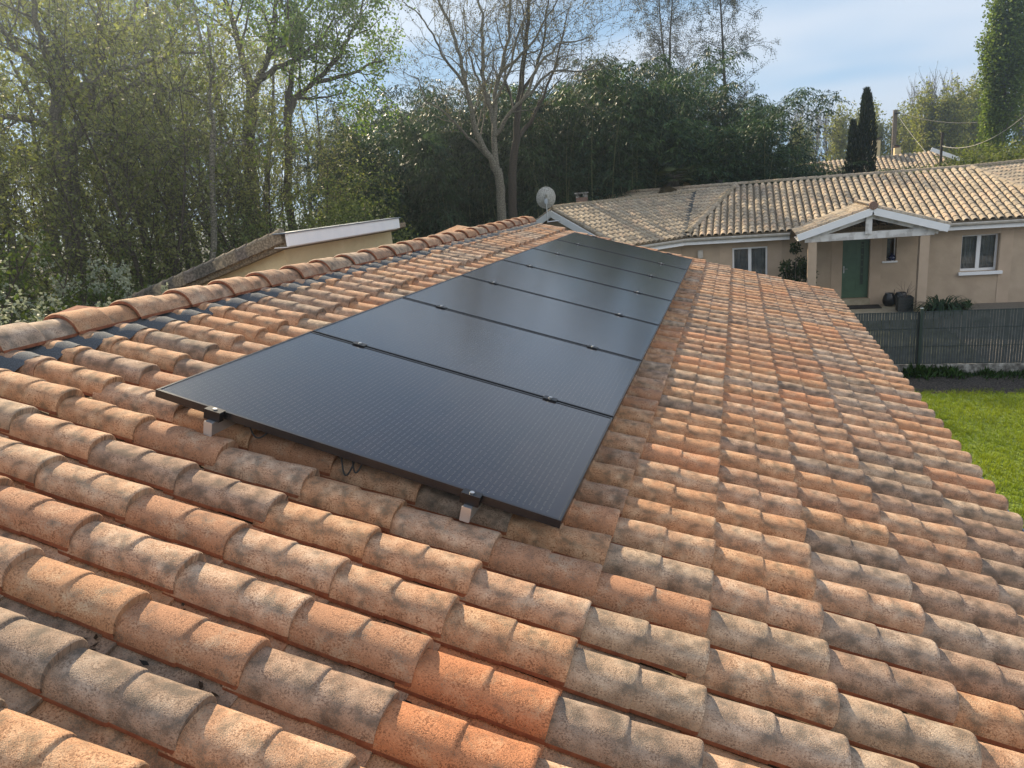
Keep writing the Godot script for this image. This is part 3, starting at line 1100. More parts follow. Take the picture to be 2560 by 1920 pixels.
	# windows
	window(h, inv, Rect2(2.08, -4.10, 1.16, 2.17), zf - 0.06, false)
	window(h, inv, Rect2(9.11, -3.15, 1.05, 1.17), zf - 0.20, true)
	# slit window
	var sw := part("window", frame_mesh(inv, Rect2(6.95, -2.66, 0.29, 0.74), zf - 0.22, 0.035), h)
	part("pane", bx(inv * Vector3(6.985, -2.62, zf - 0.25), inv * Vector3(7.205, -1.955, zf - 0.244), M.glass), sw)
	part("sill", bx(inv * Vector3(6.82, -2.72, zf - 0.21), inv * Vector3(7.28, -2.665, zf + 0.06), M.white, 0.008), sw)
	part("net_curtain", bx(inv * Vector3(6.96, -2.64, zf - 0.31), inv * Vector3(7.10, -1.94, zf - 0.295), M.net), sw)
	door(h, inv, zf)
	porch(h, inv, zf, upm, E0)
	# wall lamp box
	# chimney on the far side of the wing, vent pipe on the back ridge
	var ch := MB.new()
	ch.T = inv
	ch.box(Vector3(-4.42, -1.5, -29.35), Vector3(-3.98, 0.16, -28.95))
	var chm := part("chimney", ch.mesh(M.brick), h)
	var ct := MB.new()
	ct.T = inv
	for q in [[-4.42, -29.35], [-4.10, -29.35], [-4.42, -29.07], [-4.10, -29.07]]:
		ct.box(Vector3(q[0], 0.16, q[1]), Vector3(q[0] + 0.12, 0.31, q[1] + 0.12))
	ct.box(Vector3(-4.47, 0.312, -29.4), Vector3(-3.93, 0.37, -28.9))
	part("chimney_cap", ct.mesh(M.concrete), chm)
	var vp := MB.new()
	vp.T = inv
	vp.tube(PackedVector3Array([Vector3(1.5, -0.6, -30.8), Vector3(1.5, 0.20, -30.8)]), PackedFloat32Array([0.09, 0.09]), 10, true)
	vp.tube(PackedVector3Array([Vector3(1.5, 0.22, -30.8), Vector3(1.5, 0.27, -30.8), Vector3(1.5, 0.29, -30.8), Vector3(1.5, 0.345, -30.8)]), PackedFloat32Array([0.13, 0.13, 0.2, 0.19]), 12, true)
	part("vent_cowl", vp.mesh(M.black), h)

func frame_mesh(inv: Transform3D, r: Rect2, z: float, t: float, mullion := false) -> ArrayMesh:
	var b := MB.new()
	b.T = inv
	var x0 := r.position.x
	var x1 := r.end.x
	var y0 := r.position.y
	var y1 := r.end.y
	b.box(Vector3(x0, y0, z - 0.06), Vector3(x0 + t, y1, z), 0.004)
	b.box(Vector3(x1 - t, y0, z - 0.06), Vector3(x1, y1, z), 0.004)
	b.box(Vector3(x0 + t, y0, z - 0.06), Vector3(x1 - t, y0 + t * 1.3, z), 0.004)
	b.box(Vector3(x0 + t, y1 - t, z - 0.06), Vector3(x1 - t, y1, z), 0.004)
	if mullion:
		var m := (x0 + x1) / 2
		b.box(Vector3(m - t * 0.9, y0 + t * 1.3, z - 0.05), Vector3(m + t * 0.9, y1 - t, z + 0.008), 0.004)
	return b.mesh(M.pvc)

func window(h: Node3D, inv: Transform3D, r: Rect2, z: float, sill: bool) -> void:
	var o := part("window", frame_mesh(inv, r, z, 0.06, true), h)
	var m := (r.position.x + r.end.x) / 2
	for q in [[r.position.x + 0.062, m - 0.056], [m + 0.056, r.end.x - 0.062]]:
		part("pane", bx(inv * Vector3(q[0], r.position.y + 0.08, z - 0.034), inv * Vector3(q[1], r.end.y - 0.062, z - 0.028), M.glass), o)
	var cb := MB.new()
	cb.T = inv
	for e in [[r.position.x + 0.03, m - 0.02], [m + 0.02, r.end.x - 0.03]]:   # gathered net curtains
		var a := []
		var b := []
		for k in 41:
			var xx: float = lerpf(e[0], e[1], k / 40.0)
			var d := sin(k * 1.7) * 0.022 + sin(k * 0.6) * 0.015
			a.push_back(Vector3(xx, r.end.y - 0.03, z - 0.16 + d))
			b.push_back(Vector3(xx, r.position.y, z - 0.16 + d))
		cb.grid([b, a])
	part("curtain", cb.mesh(M.net), o)
	if sill:
		part("sill", bx(inv * Vector3(r.position.x - 0.05, r.position.y - 0.10, z + 0.01), inv * Vector3(r.end.x + 0.12, r.position.y - 0.003, z + 0.30), M.white, 0.008), o)

func door(h: Node3D, inv: Transform3D, zf: float) -> void:
	var d := part("door", bx(inv * Vector3(5.66, -3.87, zf - 0.20), inv * Vector3(6.41, -1.88, zf - 0.15), M.green), h)
	var fr := MB.new()
	fr.T = inv
	fr.box(Vector3(5.62, -3.88, zf - 0.22), Vector3(5.659, -1.84, zf - 0.13))
	fr.box(Vector3(6.411, -3.88, zf - 0.22), Vector3(6.45, -1.84, zf - 0.13))
	fr.box(Vector3(5.659, -1.878, zf - 0.22), Vector3(6.411, -1.84, zf - 0.13))
	part("door_frame", fr.mesh(M.green), d)
	for y in [-3.68, -3.02, -2.4]:   # raised panels
		var p := MB.new()
		p.T = inv
		var q := 0.018
		var lo := Vector3(5.73, y, zf - 0.149)
		var hi := Vector3(6.09, y + 0.46, zf - 0.138)
		p.box(lo, Vector3(hi.x, lo.y + q, hi.z)); p.box(Vector3(lo.x, hi.y - q, lo.z), hi)
		p.box(Vector3(lo.x, lo.y + q, lo.z), Vector3(lo.x + q, hi.y - q, hi.z)); p.box(Vector3(hi.x - q, lo.y + q, lo.z), Vector3(hi.x, hi.y - q, hi.z))
		p.box(lo + Vector3(0.05, 0.05, 0), hi + Vector3(-0.05, -0.05, -0.002))
		part("door_panel", p.mesh(M.green), d)
	part("glass_strip", bx(inv * Vector3(6.20, -3.42, zf - 0.149), inv * Vector3(6.29, -2.0, zf - 0.142), mat(lin(0.05, 0.07, 0.06), 0.08)), d)
	var gs := MB.new()
	gs.T = inv
	for q in [[-3.44, 0.015], [-1.998, 0.015]]:
		gs.box(Vector3(6.18, q[0], zf - 0.149), Vector3(6.31, q[0] + q[1], zf - 0.136))
	gs.box(Vector3(6.18, -3.425, zf - 0.149), Vector3(6.199, -2.0, zf - 0.136))
	gs.box(Vector3(6.291, -3.425, zf - 0.149), Vector3(6.31, -2.0, zf - 0.136))
	for q in [-3.1, -2.85, -2.62, -2.45, -2.12, -2.2]:
		gs.box(Vector3(6.215, q, zf - 0.1415), Vector3(6.275, q + 0.035, zf - 0.139))
	part("glass_trim", gs.mesh(M.green), d)
	var hd := MB.new()
	hd.T = inv
	hd.box(Vector3(5.672, -3.02, zf - 0.149), Vector3(5.71, -2.78, zf - 0.138))
	hd.tube(PackedVector3Array([Vector3(5.692, -2.87, zf - 0.14), Vector3(5.692, -2.87, zf - 0.09), Vector3(5.80, -2.875, zf - 0.085)]), PackedFloat32Array([0.011, 0.011, 0.010]), 8, true)
	part("handle", hd.mesh(M.steel), d)
	part("door_step", bx(inv * Vector3(5.58, YARD, zf - 0.14), inv * Vector3(6.50, -3.885, zf + 0.05), M.slab), h)

func porch(h: Node3D, inv: Transform3D, zf: float, upm: Vector3, E0: Vector3) -> void:
	var A := Vector3(6.16, -0.78, -21.95)      # apex at the front
	var Lt := Vector3(4.05, -1.44, -21.95)
	var Rt := Vector3(8.20, -1.44, -21.95)
	var back := Vector3(0, 0, -4.2)
	for k in 2:
		var e := Lt if k == 0 else Rt
		var dm := slope_deck([A, A + back, e + back * 0.42, e], M.deck, 0.06)
		for w in dm.v.size():
			dm.v[w] = inv * dm.v[w]
		var node := part("porch_roof", dm.mesh(M.deck), h)
		var up := (A - e).normalized()
		var along := Vector3(0, 0, -1) if k == 0 else Vector3(0, 0, 1)
		var poly := PackedVector2Array()
		var s := -1.0 if k == 1 else 1.0
		for p in [e, A, A + back * 0.62, e + back * 0.42]:
			poly.push_back(Vector2((p - e).dot(along), (p - e).dot(up)))
		if along.cross(up).y < 0:
			along = -along
			for q in poly.size():
				poly[q].x = -poly[q].x
		for tr in slope_spots(e - up * 0.04, along, up, poly, 0.215, 0.335, 0.1):
			var o := part("tile", pale_barrels[0], node, inv * tr)
			o.set_surface_override_material(0, M.pale[rng.randi() % 6])
		var b := MB.new()
		b.T = inv
		b.bar(A + Vector3(0, -0.10, 0.03), e + Vector3(0, -0.10, 0.03), 0.035, 0.21)
		part("barge_board", b.mesh(M.white), h)
		var rk := MB.new()
		rk.T = inv
		rk.bar(A + Vector3(0, -0.26, -0.25), e + (A - e) * 0.1 + Vector3(0, -0.26, -0.25), 0.10, 0.15)
		rk.quad(A + Vector3(0, -0.20, 0), e + Vector3(0, -0.20, 0), e + Vector3(0, -0.20, 0) + back * 0.4, A + Vector3(0, -0.20, 0) + back * 0.4)
		part("rafter", rk.mesh(M.timber), h)
		if k == 0:
			caps(node, inv, A + Vector3(0, 0.04, 0.06), A + back * 0.62 + Vector3(0, 0.04, 0), 0.13, 0.36, [M.pale[0], M.pale[4]])
	var end := MB.new()
	end.T = inv
	end.tube(PackedVector3Array([A + Vector3(0, 0.06, -0.1), A + Vector3(0, 0.06, 0.065)]), PackedFloat32Array([0.125, 0.125]), 14, true)
	part("ridge_end_plug", end.mesh(M.brick), h)
	part("tie_beam", bx(inv * Vector3(4.27, -1.72, -22.27), inv * Vector3(7.88, -1.50, -22.12), M.timber, 0.01), h)
	part("king_post", bx(inv * Vector3(5.99, -1.57, -22.115), inv * Vector3(6.17, -0.93, -22.06), M.timber, 0.006), h)
	for x in [4.37, 7.50]:
		part("porch_post", bx(inv * Vector3(x, -4.12, -22.32), inv * Vector3(x + 0.255, -1.723, -22.065), M.stucco_band, 0.012), h)
		part("side_beam", bx(inv * Vector3(x + 0.02, -1.70, zf + 0.002), inv * Vector3(x + 0.22, -1.50, -22.275), M.timber), h)
	part("porch_slab", bx(inv * Vector3(4.2, YARD - 0.1, zf + 0.051), inv * Vector3(7.85, -4.10, -21.75), M.slab, 0.01), h)


func lathe(prof: Array, at: Vector3, m: Material, sides := 16) -> ArrayMesh:
	var b := MB.new()
	var pts := PackedVector3Array()
	var rad := PackedFloat32Array()
	for p in prof:
		pts.push_back(at + Vector3(0, p[1], 0))
		rad.push_back(p[0])
	var rows := []
	for p in prof:
		var row := []
		for j in sides + 1:
			var a := -TAU * j / sides
			row.push_back(at + Vector3(cos(a) * p[0], p[1], sin(a) * p[0]))
		rows.push_back(row)
	b.grid(rows)
	return b.mesh(m)

func porch_things() -> void:
	var y := -4.098
	var o := struct("doormat", bx(Vector3(5.75, y, -23.85), Vector3(6.75, y + 0.018, -23.2), M.mat))
	o.remove_meta("kind")
	tag(o, "dark brown doormat on the slab before the green front door", "doormat")
	var p := struct("round_pot", lathe([[0.0, 0.0], [0.12, 0.0], [0.19, 0.10], [0.205, 0.2], [0.18, 0.32], [0.13, 0.40], [0.14, 0.425], [0.12, 0.42], [0.115, 0.36], [0.0, 0.34]], Vector3(7.02, y, -23.6), M.pot))
	p.remove_meta("kind")
	tag(p, "round black glazed jar without handles beside the doormat", "pot")
	var q := thing("handled_pot", "black jar with two upright handles between the round jar and the planter", "pot", Vector3(7.33, y, -23.45))
	part("body", lathe([[0.0, 0.0], [0.14, 0.0], [0.20, 0.10], [0.215, 0.24], [0.19, 0.36], [0.15, 0.44], [0.16, 0.46], [0.14, 0.455], [0.13, 0.4], [0.0, 0.38]], Vector3.ZERO, M.pot), q)
	for s in [-1, 1]:
		var b := MB.new()
		b.tube(PackedVector3Array([Vector3(s * 0.17, 0.40, 0), Vector3(s * 0.20, 0.46, 0), Vector3(s * 0.19, 0.56, 0)]), PackedFloat32Array([0.012, 0.012, 0.012]), 6, true)
		part("handle", b.mesh(M.pot), q)
	var pl := thing("planter_box", "grey slatted square planter with a leafless twiggy shrub against the porch post", "planter", Vector3(7.28, y, -22.62))
	for k in 5:
		var b := MB.new()
		var y0 := 0.01 + k * 0.092
		var w := 0.21
		b.box(Vector3(-w, y0, w - 0.022), Vector3(w, y0 + 0.086, w)); b.box(Vector3(-w, y0, -w), Vector3(w, y0 + 0.086, -w + 0.022))
		b.box(Vector3(-w, y0, -w + 0.023), Vector3(-w + 0.022, y0 + 0.086, w - 0.023)); b.box(Vector3(w - 0.022, y0, -w + 0.023), Vector3(w, y0 + 0.086, w - 0.023))
		part("slat", b.mesh(M.planter), pl)
	part("soil", bx(Vector3(-0.185, 0.02, -0.185), Vector3(0.185, 0.40, 0.185), M.soil), pl)
	var tw := MB.new()
	for k in 9:
		var pts := PackedVector3Array([Vector3(rnd(-0.05, 0.05), 0.4, rnd(-0.05, 0.05))])
		var rad := PackedFloat32Array([0.007])
		var d := Vector3(rnd(-0.5, 0.5), 1.0, rnd(-0.5, 0.5)).normalized()
		for j in 4:
			pts.push_back(pts[-1] + d * rnd(0.10, 0.17))
			d = (d + rvec() * 0.25).normalized()
			rad.push_back(0.006 - j * 0.001)
		tw.tube(pts, rad, 4)
	part("twigs", tw.mesh(M.wood), pl)
	var lamp := thing("wall_lamp", "cream rectangular box lamp on the tan wall between the corner and the first window", "lamp", Vector3(1.0, -2.22, -23.995))
	part("housing", bx(Vector3(-0.085, 0.02, 0), Vector3(0.085, 0.29, 0.12), M.gutter, 0.012), lamp)
	part("base", bx(Vector3(-0.05, -0.02, 0), Vector3(0.05, 0.019, 0.09), M.gutter, 0.006), lamp)
	var num := struct("house_number", bx(Vector3(5.38, -2.72, -23.987), Vector3(5.46, -2.64, -23.976), M.stucco_band))
	num.remove_meta("kind")
	tag(num, "small pale plate on the wall left of the green door", "plate")
	var vase := struct("glass_vase", lathe([[0.0, 0.0], [0.07, 0.0], [0.115, 0.05], [0.12, 0.10], [0.09, 0.15], [0.03, 0.19], [0.022, 0.24], [0.0, 0.24]], Vector3(7.12, -2.662, -24.07), M.blue))
	vase.remove_meta("kind")
	tag(vase, "round dark blue glass vase on the sill of the slit window", "vase")


func dish() -> void:
	var c := Vector3(-4.30, 0.345, -23.28)
	var d := thing("satellite_dish", "weathered grey satellite dish on a mast at the gable end of the pale-tiled wing", "satellite dish", c + Vector3(0.05, -0.85, 0.1))
	var inv := d.transform.affine_inverse()
	var face := (sun_from() * Vector3(1, 0, 1)).normalized() * 0.72 + Vector3(0.45, 0.33, -0.2)
	face = Vector3(-0.30, 0.33, -0.9).normalized()
	var right := Vector3.UP.cross(face).normalized()
	var up := face.cross(right)
	var b := MB.new()
	var rows := []
	for k in 9:
		var r := k / 8.0
		var row := []
		for j in 33:
			var a := TAU * j / 32
			row.push_back(c + right * cos(a) * r * 0.345 + up * sin(a) * r * 0.40 + face * (r * r * 0.10 - 0.10))
		rows.push_back(row)
	b.T = inv
	b.grid(rows)
	var rim := PackedVector3Array()
	var rr := PackedFloat32Array()
	for j in 33:
		rim.push_back(rows[8][j])
		rr.push_back(0.007)
	b.tube(rim, rr, 5)
	part("reflector", b.mesh(M.dish), d)
	var m := MB.new()
	m.T = inv
	var back := c - face * 0.14
	m.bar(back + up * 0.16, back - up * 0.2, 0.05, 0.05, face)
	m.box(back + Vector3(-0.06, -0.16, -0.03), back + Vector3(0.06, 0.0, 0.07))
	part("bracket", m.mesh(M.steel), d)
	var k2 := MB.new()
	k2.T = inv
	var foot := Vector3(back.x, -0.52, back.z + 0.04)
	k2.tube(PackedVector3Array([back + Vector3(0, -0.03, 0.04), foot]), PackedFloat32Array([0.022, 0.022]), 8, true)
	k2.tube(PackedVector3Array([foot + Vector3(0, 0.02, 0), Vector3(-3.9, -0.50, -23.42), Vector3(-3.72, -0.50, -23.55)]), PackedFloat32Array([0.02, 0.02, 0.02]), 8, true)
	part("mast", k2.mesh(M.steel), d)
	var arm := MB.new()
	arm.T = inv
	arm.tube(PackedVector3Array([c - up * 0.38, c - up * 0.30 + face * 0.45]), PackedFloat32Array([0.012, 0.012]), 6, true)
	arm.tube(PackedVector3Array([c - up * 0.30 + face * 0.43, c - up * 0.22 + face * 0.50]), PackedFloat32Array([0.03, 0.035]), 8, true)
	part("feed_arm", arm.mesh(M.black), d)


func annex() -> void:
	var a := thing("cream_annex", "cream rendered annex with a white fascia, sloping away behind our ridge", "house", Vector3(-6, GROUND, -8))
	var inv := a.transform.affine_inverse()
	var sl := tan(deg_to_rad(15.5))
	var w := MB.new()
	w.T = inv
	w.prism(PackedVector2Array([Vector2(-9.8, GROUND - 0.1), Vector2(-3.78, GROUND - 0.1), Vector2(-3.78, 0.16), Vector2(-9.8, 0.16 - 6.02 * sl)]), -9.75, -6.42)
	part("wall", w.mesh(M.cream), a)
	var r := MB.new()
	r.T = inv
	var t0 := Vector3(-3.56, 0.34, 0)
	var t1 := Vector3(-10.2, 0.34 - 6.64 * sl, 0)
	r.prism(PackedVector2Array([Vector2(t1.x, t1.y - 0.13), Vector2(t0.x, t0.y - 0.13), Vector2(t0.x, t0.y - 0.05), Vector2(t1.x, t1.y - 0.05)]), -9.93, -6.25)
	var roof := part("roof", r.mesh(M.deck), a)
	var f := MB.new()
	f.T = inv
	f.box(Vector3(-3.55, 0.205, -9.56), Vector3(-3.50, 0.375, -6.17), 0.004)
	part("fascia", f.mesh(M.white), a)
	var so := MB.new()
	so.T = inv
	so.box(Vector3(-3.775, 0.19, -9.55), Vector3(-3.552, 0.2, -6.20))
	part("soffit", so.mesh(M.white), a)
	var fl := MB.new()
	fl.T = inv
	fl.box(Vector3(-3.72, 0.376, -9.60), Vector3(-3.485, 0.392, -6.14))
	part("flashing", fl.mesh(M.zinc), a)
	# verge tiles stepping down the slope
	var up := Vector3(1, sl, 0).normalized()
	var n := int((t0 - t1).length() / 0.20)
	var vm := MB.new()
	vm.box(Vector3(-0.105, -0.10, -0.02), Vector3(0.115, 0.03, 0.05), 0.008)
	vm.tube(PackedVector3Array([Vector3(-0.10, 0.012, -0.02), Vector3(0.115, 0.03, -0.02)]), PackedFloat32Array([0.055, 0.068]), 10, true)
	var vmesh := vm.mesh(M.cap)
	for k in n:
		var p := t0 + Vector3(-0.18, -0.005, -6.22) - up * (0.2 * k)
		var o := part("verge_tile", vmesh, roof, inv * Transform3D(Basis(up, Vector3(-up.y, up.x, 0), Vector3(0, 0, 1)) * Basis.from_euler(Vector3(0, 0, -0.06)), p))
		o.set_surface_override_material(0, [M.cap, M.bark, M.deck, M.wood][rng.randi() % 4])
	var rest := SurfaceTool.new()
	rest.begin(Mesh.PRIMITIVE_TRIANGLES)
	for q in slope_spots(Vector3(t1.x, t1.y - 0.02, -9.8), Vector3(0, 0, 1), up, PackedVector2Array([Vector2(0, 0), Vector2(3.3, 0), Vector2(3.3, 6.7), Vector2(0, 6.7)]), 0.21, 0.335, 0.1):
		rest.append_from(pale_barrels[0], 0, inv * q)
	var rm := rest.commit()
	rm.surface_set_material(0, M.tiles[4])
	stuff_part("roof_tiles", rm, roof)


# ---------------------------------------------------------------- fence, lawn, ground
func ground() -> void:
	var b := MB.new()
	var rows := []
	for z in [60.0, 20.0, 4.0, -8.0, -14.9, -15.3, -24.0, -40.0, -70.0, -120.0, -260.0]:
		var row := []
		for x in [-260.0, -120.0, -60.0, -30.0, -12.0, 0.0, 12.0, 30.0, 60.0, 120.0, 260.0]:
			row.push_back(Vector3(x, (GROUND - 0.02) if z > -15.0 else YARD - 0.01, z))
		rows.push_back(row)
	rows.reverse()
	for r in rows.size():
		rows[r].reverse()
	b.grid(rows)
	struct("ground", b.mesh(M.floor))
	struct("lawn_soil", bx(Vector3(3.3, GROUND - 0.1, -13.6), Vector3(16, GROUND, 6), M.lawn))
	var d := MB.new()
	var dr := []
	for k in 61:
		var row := []
		for j in 9:
			var x := 3.3 + k * 0.21
			row.push_back(Vector3(x, GROUND + 0.006 + rnd(0.0, 0.07) * (1.0 if j > 0 and j < 8 else 0.0), -13.5 - j * 0.18))
		dr.push_back(row)
	d.grid(dr)
	struct("bare_soil", d.mesh(M.soil))
	struct("gravel_bed", bx(Vector3(7.9, YARD - 0.1, -23.98), Vector3(16, YARD + 0.008, -15.3), M.gravel))
	# grass blades
	var blade := MB.new()
	for q in 3:
		var a := q * 2.1
		var s := Vector3(cos(a), 0, sin(a)) * 0.006
		var tip := Vector3(sin(a) * 0.03, 0.06, cos(a) * 0.03)
		blade.tri(-s + Vector3(cos(a * 3) * 0.02, 0, 0), s + Vector3(cos(a * 3) * 0.02, 0, 0), tip)
	var mm := MultiMesh.new()
	mm.transform_format = MultiMesh.TRANSFORM_3D
	mm.use_colors = true
	mm.mesh = blade.mesh(M.leaf)
	var n := 46000
	mm.instance_count = n
	var patch := FastNoiseLite.new()
	patch.seed = 3
	patch.frequency = 0.8
	for k in n:
		var x := rnd(3.6, 10.5)
		var z := rnd(-13.75, -4.0)
		var t := patch.get_noise_2d(x, z) * 0.5 + 0.5
		var hgt := rnd(0.6, 1.25) * (0.8 + 0.5 * t)
		mm.set_instance_transform(k, Transform3D(Basis.from_euler(Vector3(rnd(-0.4, 0.4), rnd(0, TAU), rnd(-0.4, 0.4))).scaled(Vector3(1, hgt, 1)), Vector3(x, GROUND, z)))
		var g := rnd(0.75, 1.2)
		mm.set_instance_color(k, Color(0.20 + 0.09 * t, 0.27 + 0.05 * t, 0.035) * g)
	var gi := MultiMeshInstance3D.new()
	gi.name = "lawn_grass"
	gi.multimesh = mm
	add_child(gi)
	gi.set_meta("kind", "stuff")
	tag(gi, "bright spring grass of the lawn right of the roof", "grass")
	gi.set_meta("kind", "stuff")
	# weeds along the foot of the fence
	var w := MB.new()
	for k in 2600:
		var x := rnd(5.6, 10.5)
		var big := smoothstep(0.35, 0.7, patch.get_noise_2d(x * 1.3, 40.0) * 0.5 + 0.5)
		var p := Vector3(x, GROUND, -14.92 + absf(rng.randfn(0.0, 0.2)))
		var g := rnd(0.6, 1.15)
		w.col = Color(0.035 * g, 0.075 * g, 0.018 * g)
		var l := rnd(0.05, 0.13) + 0.16 * big * rng.randf()
		w.leaf(p + Vector3(0, rnd(0, 0.10) * big, 0), (Vector3.UP + rvec() * 0.75).normalized(), Vector3(rnd(-1, 1), 0.2, rnd(-1, 1)).normalized(), l, 0.018 + 0.04 * big)
	var wd := struct("fence_weeds", w.mesh(M.leaf_dim), "stuff")
	wd.set_meta("label", "low dark weeds along the foot of the grey fence")

func fence() -> void:
	var f := thing("slatted_fence", "dark grey wire fence with privacy slats on a low concrete base", "fence", Vector3(8, GROUND, -15.0))
	var inv := f.transform.affine_inverse()
	for q in [[1.06, 3.54], [3.565, 6.04], [6.10, 8.58], [8.62, 11.1], [11.14, 13.6]]:
		part("concrete_base", bx(inv * Vector3(q[0], GROUND - 0.15, -15.03), inv * Vector3(q[1], GROUND + 0.235, -14.98), M.concrete, 0.004), f)
	for x in [1.03, 3.55, 6.07, 8.60, 11.12]:
		var o := part("fence_post", bx(inv * Vector3(x - 0.028, GROUND - 0.1, -14.985 + 0.006), inv * Vector3(x + 0.028, -2.60, -14.915), M.fence_post, 0.004), f)
		part("post_cap", bx(inv * Vector3(x - 0.03, -2.60 + 0.001, -14.982), inv * Vector3(x + 0.03, -2.585, -14.912), M.steel), o)
	var s := MB.new()
	s.T = inv
	var x := 1.08
	while x < 13.6:
		var lean := rnd(-0.004, 0.004)
		var w := rnd(0.043, 0.049)
		var dz := rnd(-0.003, 0.003)
		s.quad(Vector3(x, GROUND + 0.24, -15.005 + dz), Vector3(x + w, GROUND + 0.24, -15.005 + dz), Vector3(x + w + lean, -2.67, -15.005 - dz), Vector3(x + lean, -2.67, -15.005 - dz))
		s.quad(Vector3(x + w, GROUND + 0.24, -15.008 + dz), Vector3(x, GROUND + 0.24, -15.008 + dz), Vector3(x + lean, -2.67, -15.008 - dz), Vector3(x + w + lean, -2.67, -15.008 - dz))
		x += 0.0535
	stuff_part("privacy_slats", s.mesh(M.fence), f)
	var wr := MB.new()
	wr.T = inv
	for y in [-3.84, -3.45, -3.05, -2.68]:
		wr.tube(PackedVector3Array([Vector3(1.0, y, -14.992), Vector3(13.6, y, -14.992)]), PackedFloat32Array([0.006, 0.006]), 5)
	part("wire", wr.mesh(M.fence_post), f)


# ---------------------------------------------------------------- plants
func grow(b: MB, lf: MB, p: Vector3, d: Vector3, length: float, r: float, lvl: int, K: Dictionary) -> void:
	var segs := 4 if lvl < 2 else 3
	var pts := PackedVector3Array([p])
	var rad := PackedFloat32Array([r])
	for s in segs:
		d = (d + rvec() * K.wob + Vector3.UP * K.up).normalized()
		p += d * (length / segs)
		pts.push_back(p)
		rad.push_back(r * (1.0 - 0.62 * (s + 1) / segs))
	b.tube(pts, rad, 5 if r > 0.045 else 3)
	shoots(b, lf, pts, rad, length, lvl, K)

func shoots(b: MB, lf: MB, pts: PackedVector3Array, rad: PackedFloat32Array, length: float, lvl: int, K: Dictionary) -> void:
	var m := pts.size() - 1
	if lvl < K.levels:
		var kids: int = K.kids[mini(lvl, K.kids.size() - 1)]
		for k in kids:
			var t: float = lerpf(K.from, 1.0, (k + rng.randf()) / kids) * m
			var s := mini(int(t), m - 1)
			var q := pts[s].lerp(pts[s + 1], t - s)
			var f := (pts[s + 1] - pts[s]).normalized()
			var side := f.cross(rvec()).normalized()
			var a: float = K.spread * rnd(0.6, 1.3)
			var nd := (f * cos(a) + side * sin(a)).normalized()
			grow(b, lf, q, nd, length * K.ratio * rnd(0.65, 1.2), maxf(lerpf(rad[s], rad[s + 1], t - s) * K.thin, K.least), lvl + 1, K)
	if lvl >= K.leaf_from:
		for k in K.leaves:
			var t := rng.randf() * m
			var s := mini(int(t), m - 1)
			var q: Vector3 = pts[s].lerp(pts[s + 1], t - s) + rvec() * K.fuzz
			var g := rnd(0.7, 1.25)
			var c: Color = K.tone.lerp(K.tone2, rng.randf()) * g
			lf.col = c
			var along := (rvec() + Vector3(0, K.droop, 0)).normalized()
			lf.leaf(q, along, along.cross(rvec()).normalized(), K.size * rnd(0.6, 1.3), K.size * K.wide)

func limb3(line: Array, depth: float, curve: float) -> PackedVector3Array:
	# a traced limb (metres to the right, metres up) with some depth of its own
	var out := PackedVector3Array()
	for k in line.size():
		var t := float(k) / maxi(1, line.size() - 1)
		out.push_back(Vector3(line[k][0], line[k][1], depth * t + curve * sin(t * 3.0)))
	return out

func limb_tree(called: String, label: String, category: String, at: Vector3, az: float, limbs: Array, r0: float, bark: Material, leafm: Material, K: Dictionary, leaf_name := "crown") -> Node3D:
	var o := thing(called, label, category, at)
	o.rotation.y = -deg_to_rad(az)
	var b := MB.new()
	var lf := MB.new()
	var tb := MB.new()
	for k in limbs.size():
		var l: Array = limbs[k]
		var pts := limb3(l[0], l[3], l[4] if l.size() > 4 else 0.0)
		if k == 0:
			pts.insert(0, Vector3(pts[0].x - 0.02, -0.2, 0))
		var off: Vector3 = Vector3(0, 0, l[5]) if l.size() > 5 else Vector3.ZERO
		for q in pts.size():
			pts[q] += off
		# finer, slightly crooked
		var fp := PackedVector3Array()
		var fr := PackedFloat32Array()
		for s in pts.size() - 1:
			for h in 3:
				var t := (s + h / 3.0) / (pts.size() - 1)
				fp.push_back(pts[s].lerp(pts[s + 1], h / 3.0) + (rvec() * 0.05 if s + h > 0 else Vector3.ZERO))
				fr.push_back(lerpf(l[1], l[2], pow(t, 0.8)) * 0.88 * (1.0 + (0.35 * maxf(0.0, 1.0 - t * 4.0) if k == 0 else 0.0)))
		fp.push_back(pts[-1])
		fr.push_back(l[2])
		(tb if k == 0 else b).tube(fp, fr, 10 if l[1] > 0.12 else 7)
		var total := 0.0
		for s in pts.size() - 1:
			total += pts[s].distance_to(pts[s + 1])
		if k > 0:
			var L: Dictionary = K.duplicate()
			L.from = 0.2
			L.kids = [int(K.limb_kids * total / 4.0 + 2)] + Array(K.kids)
			var m := fp.size() - 1
			shoots(b, lf, fp, fr, K.twig_len / K.ratio, 0, L)
	var tk := part("trunk", tb.mesh(bark), o)
	if not b.v.is_empty():
		part("branches", b.mesh(bark), tk)
	if not lf.v.is_empty():
		part(leaf_name, lf.mesh(leafm), o)
	return o

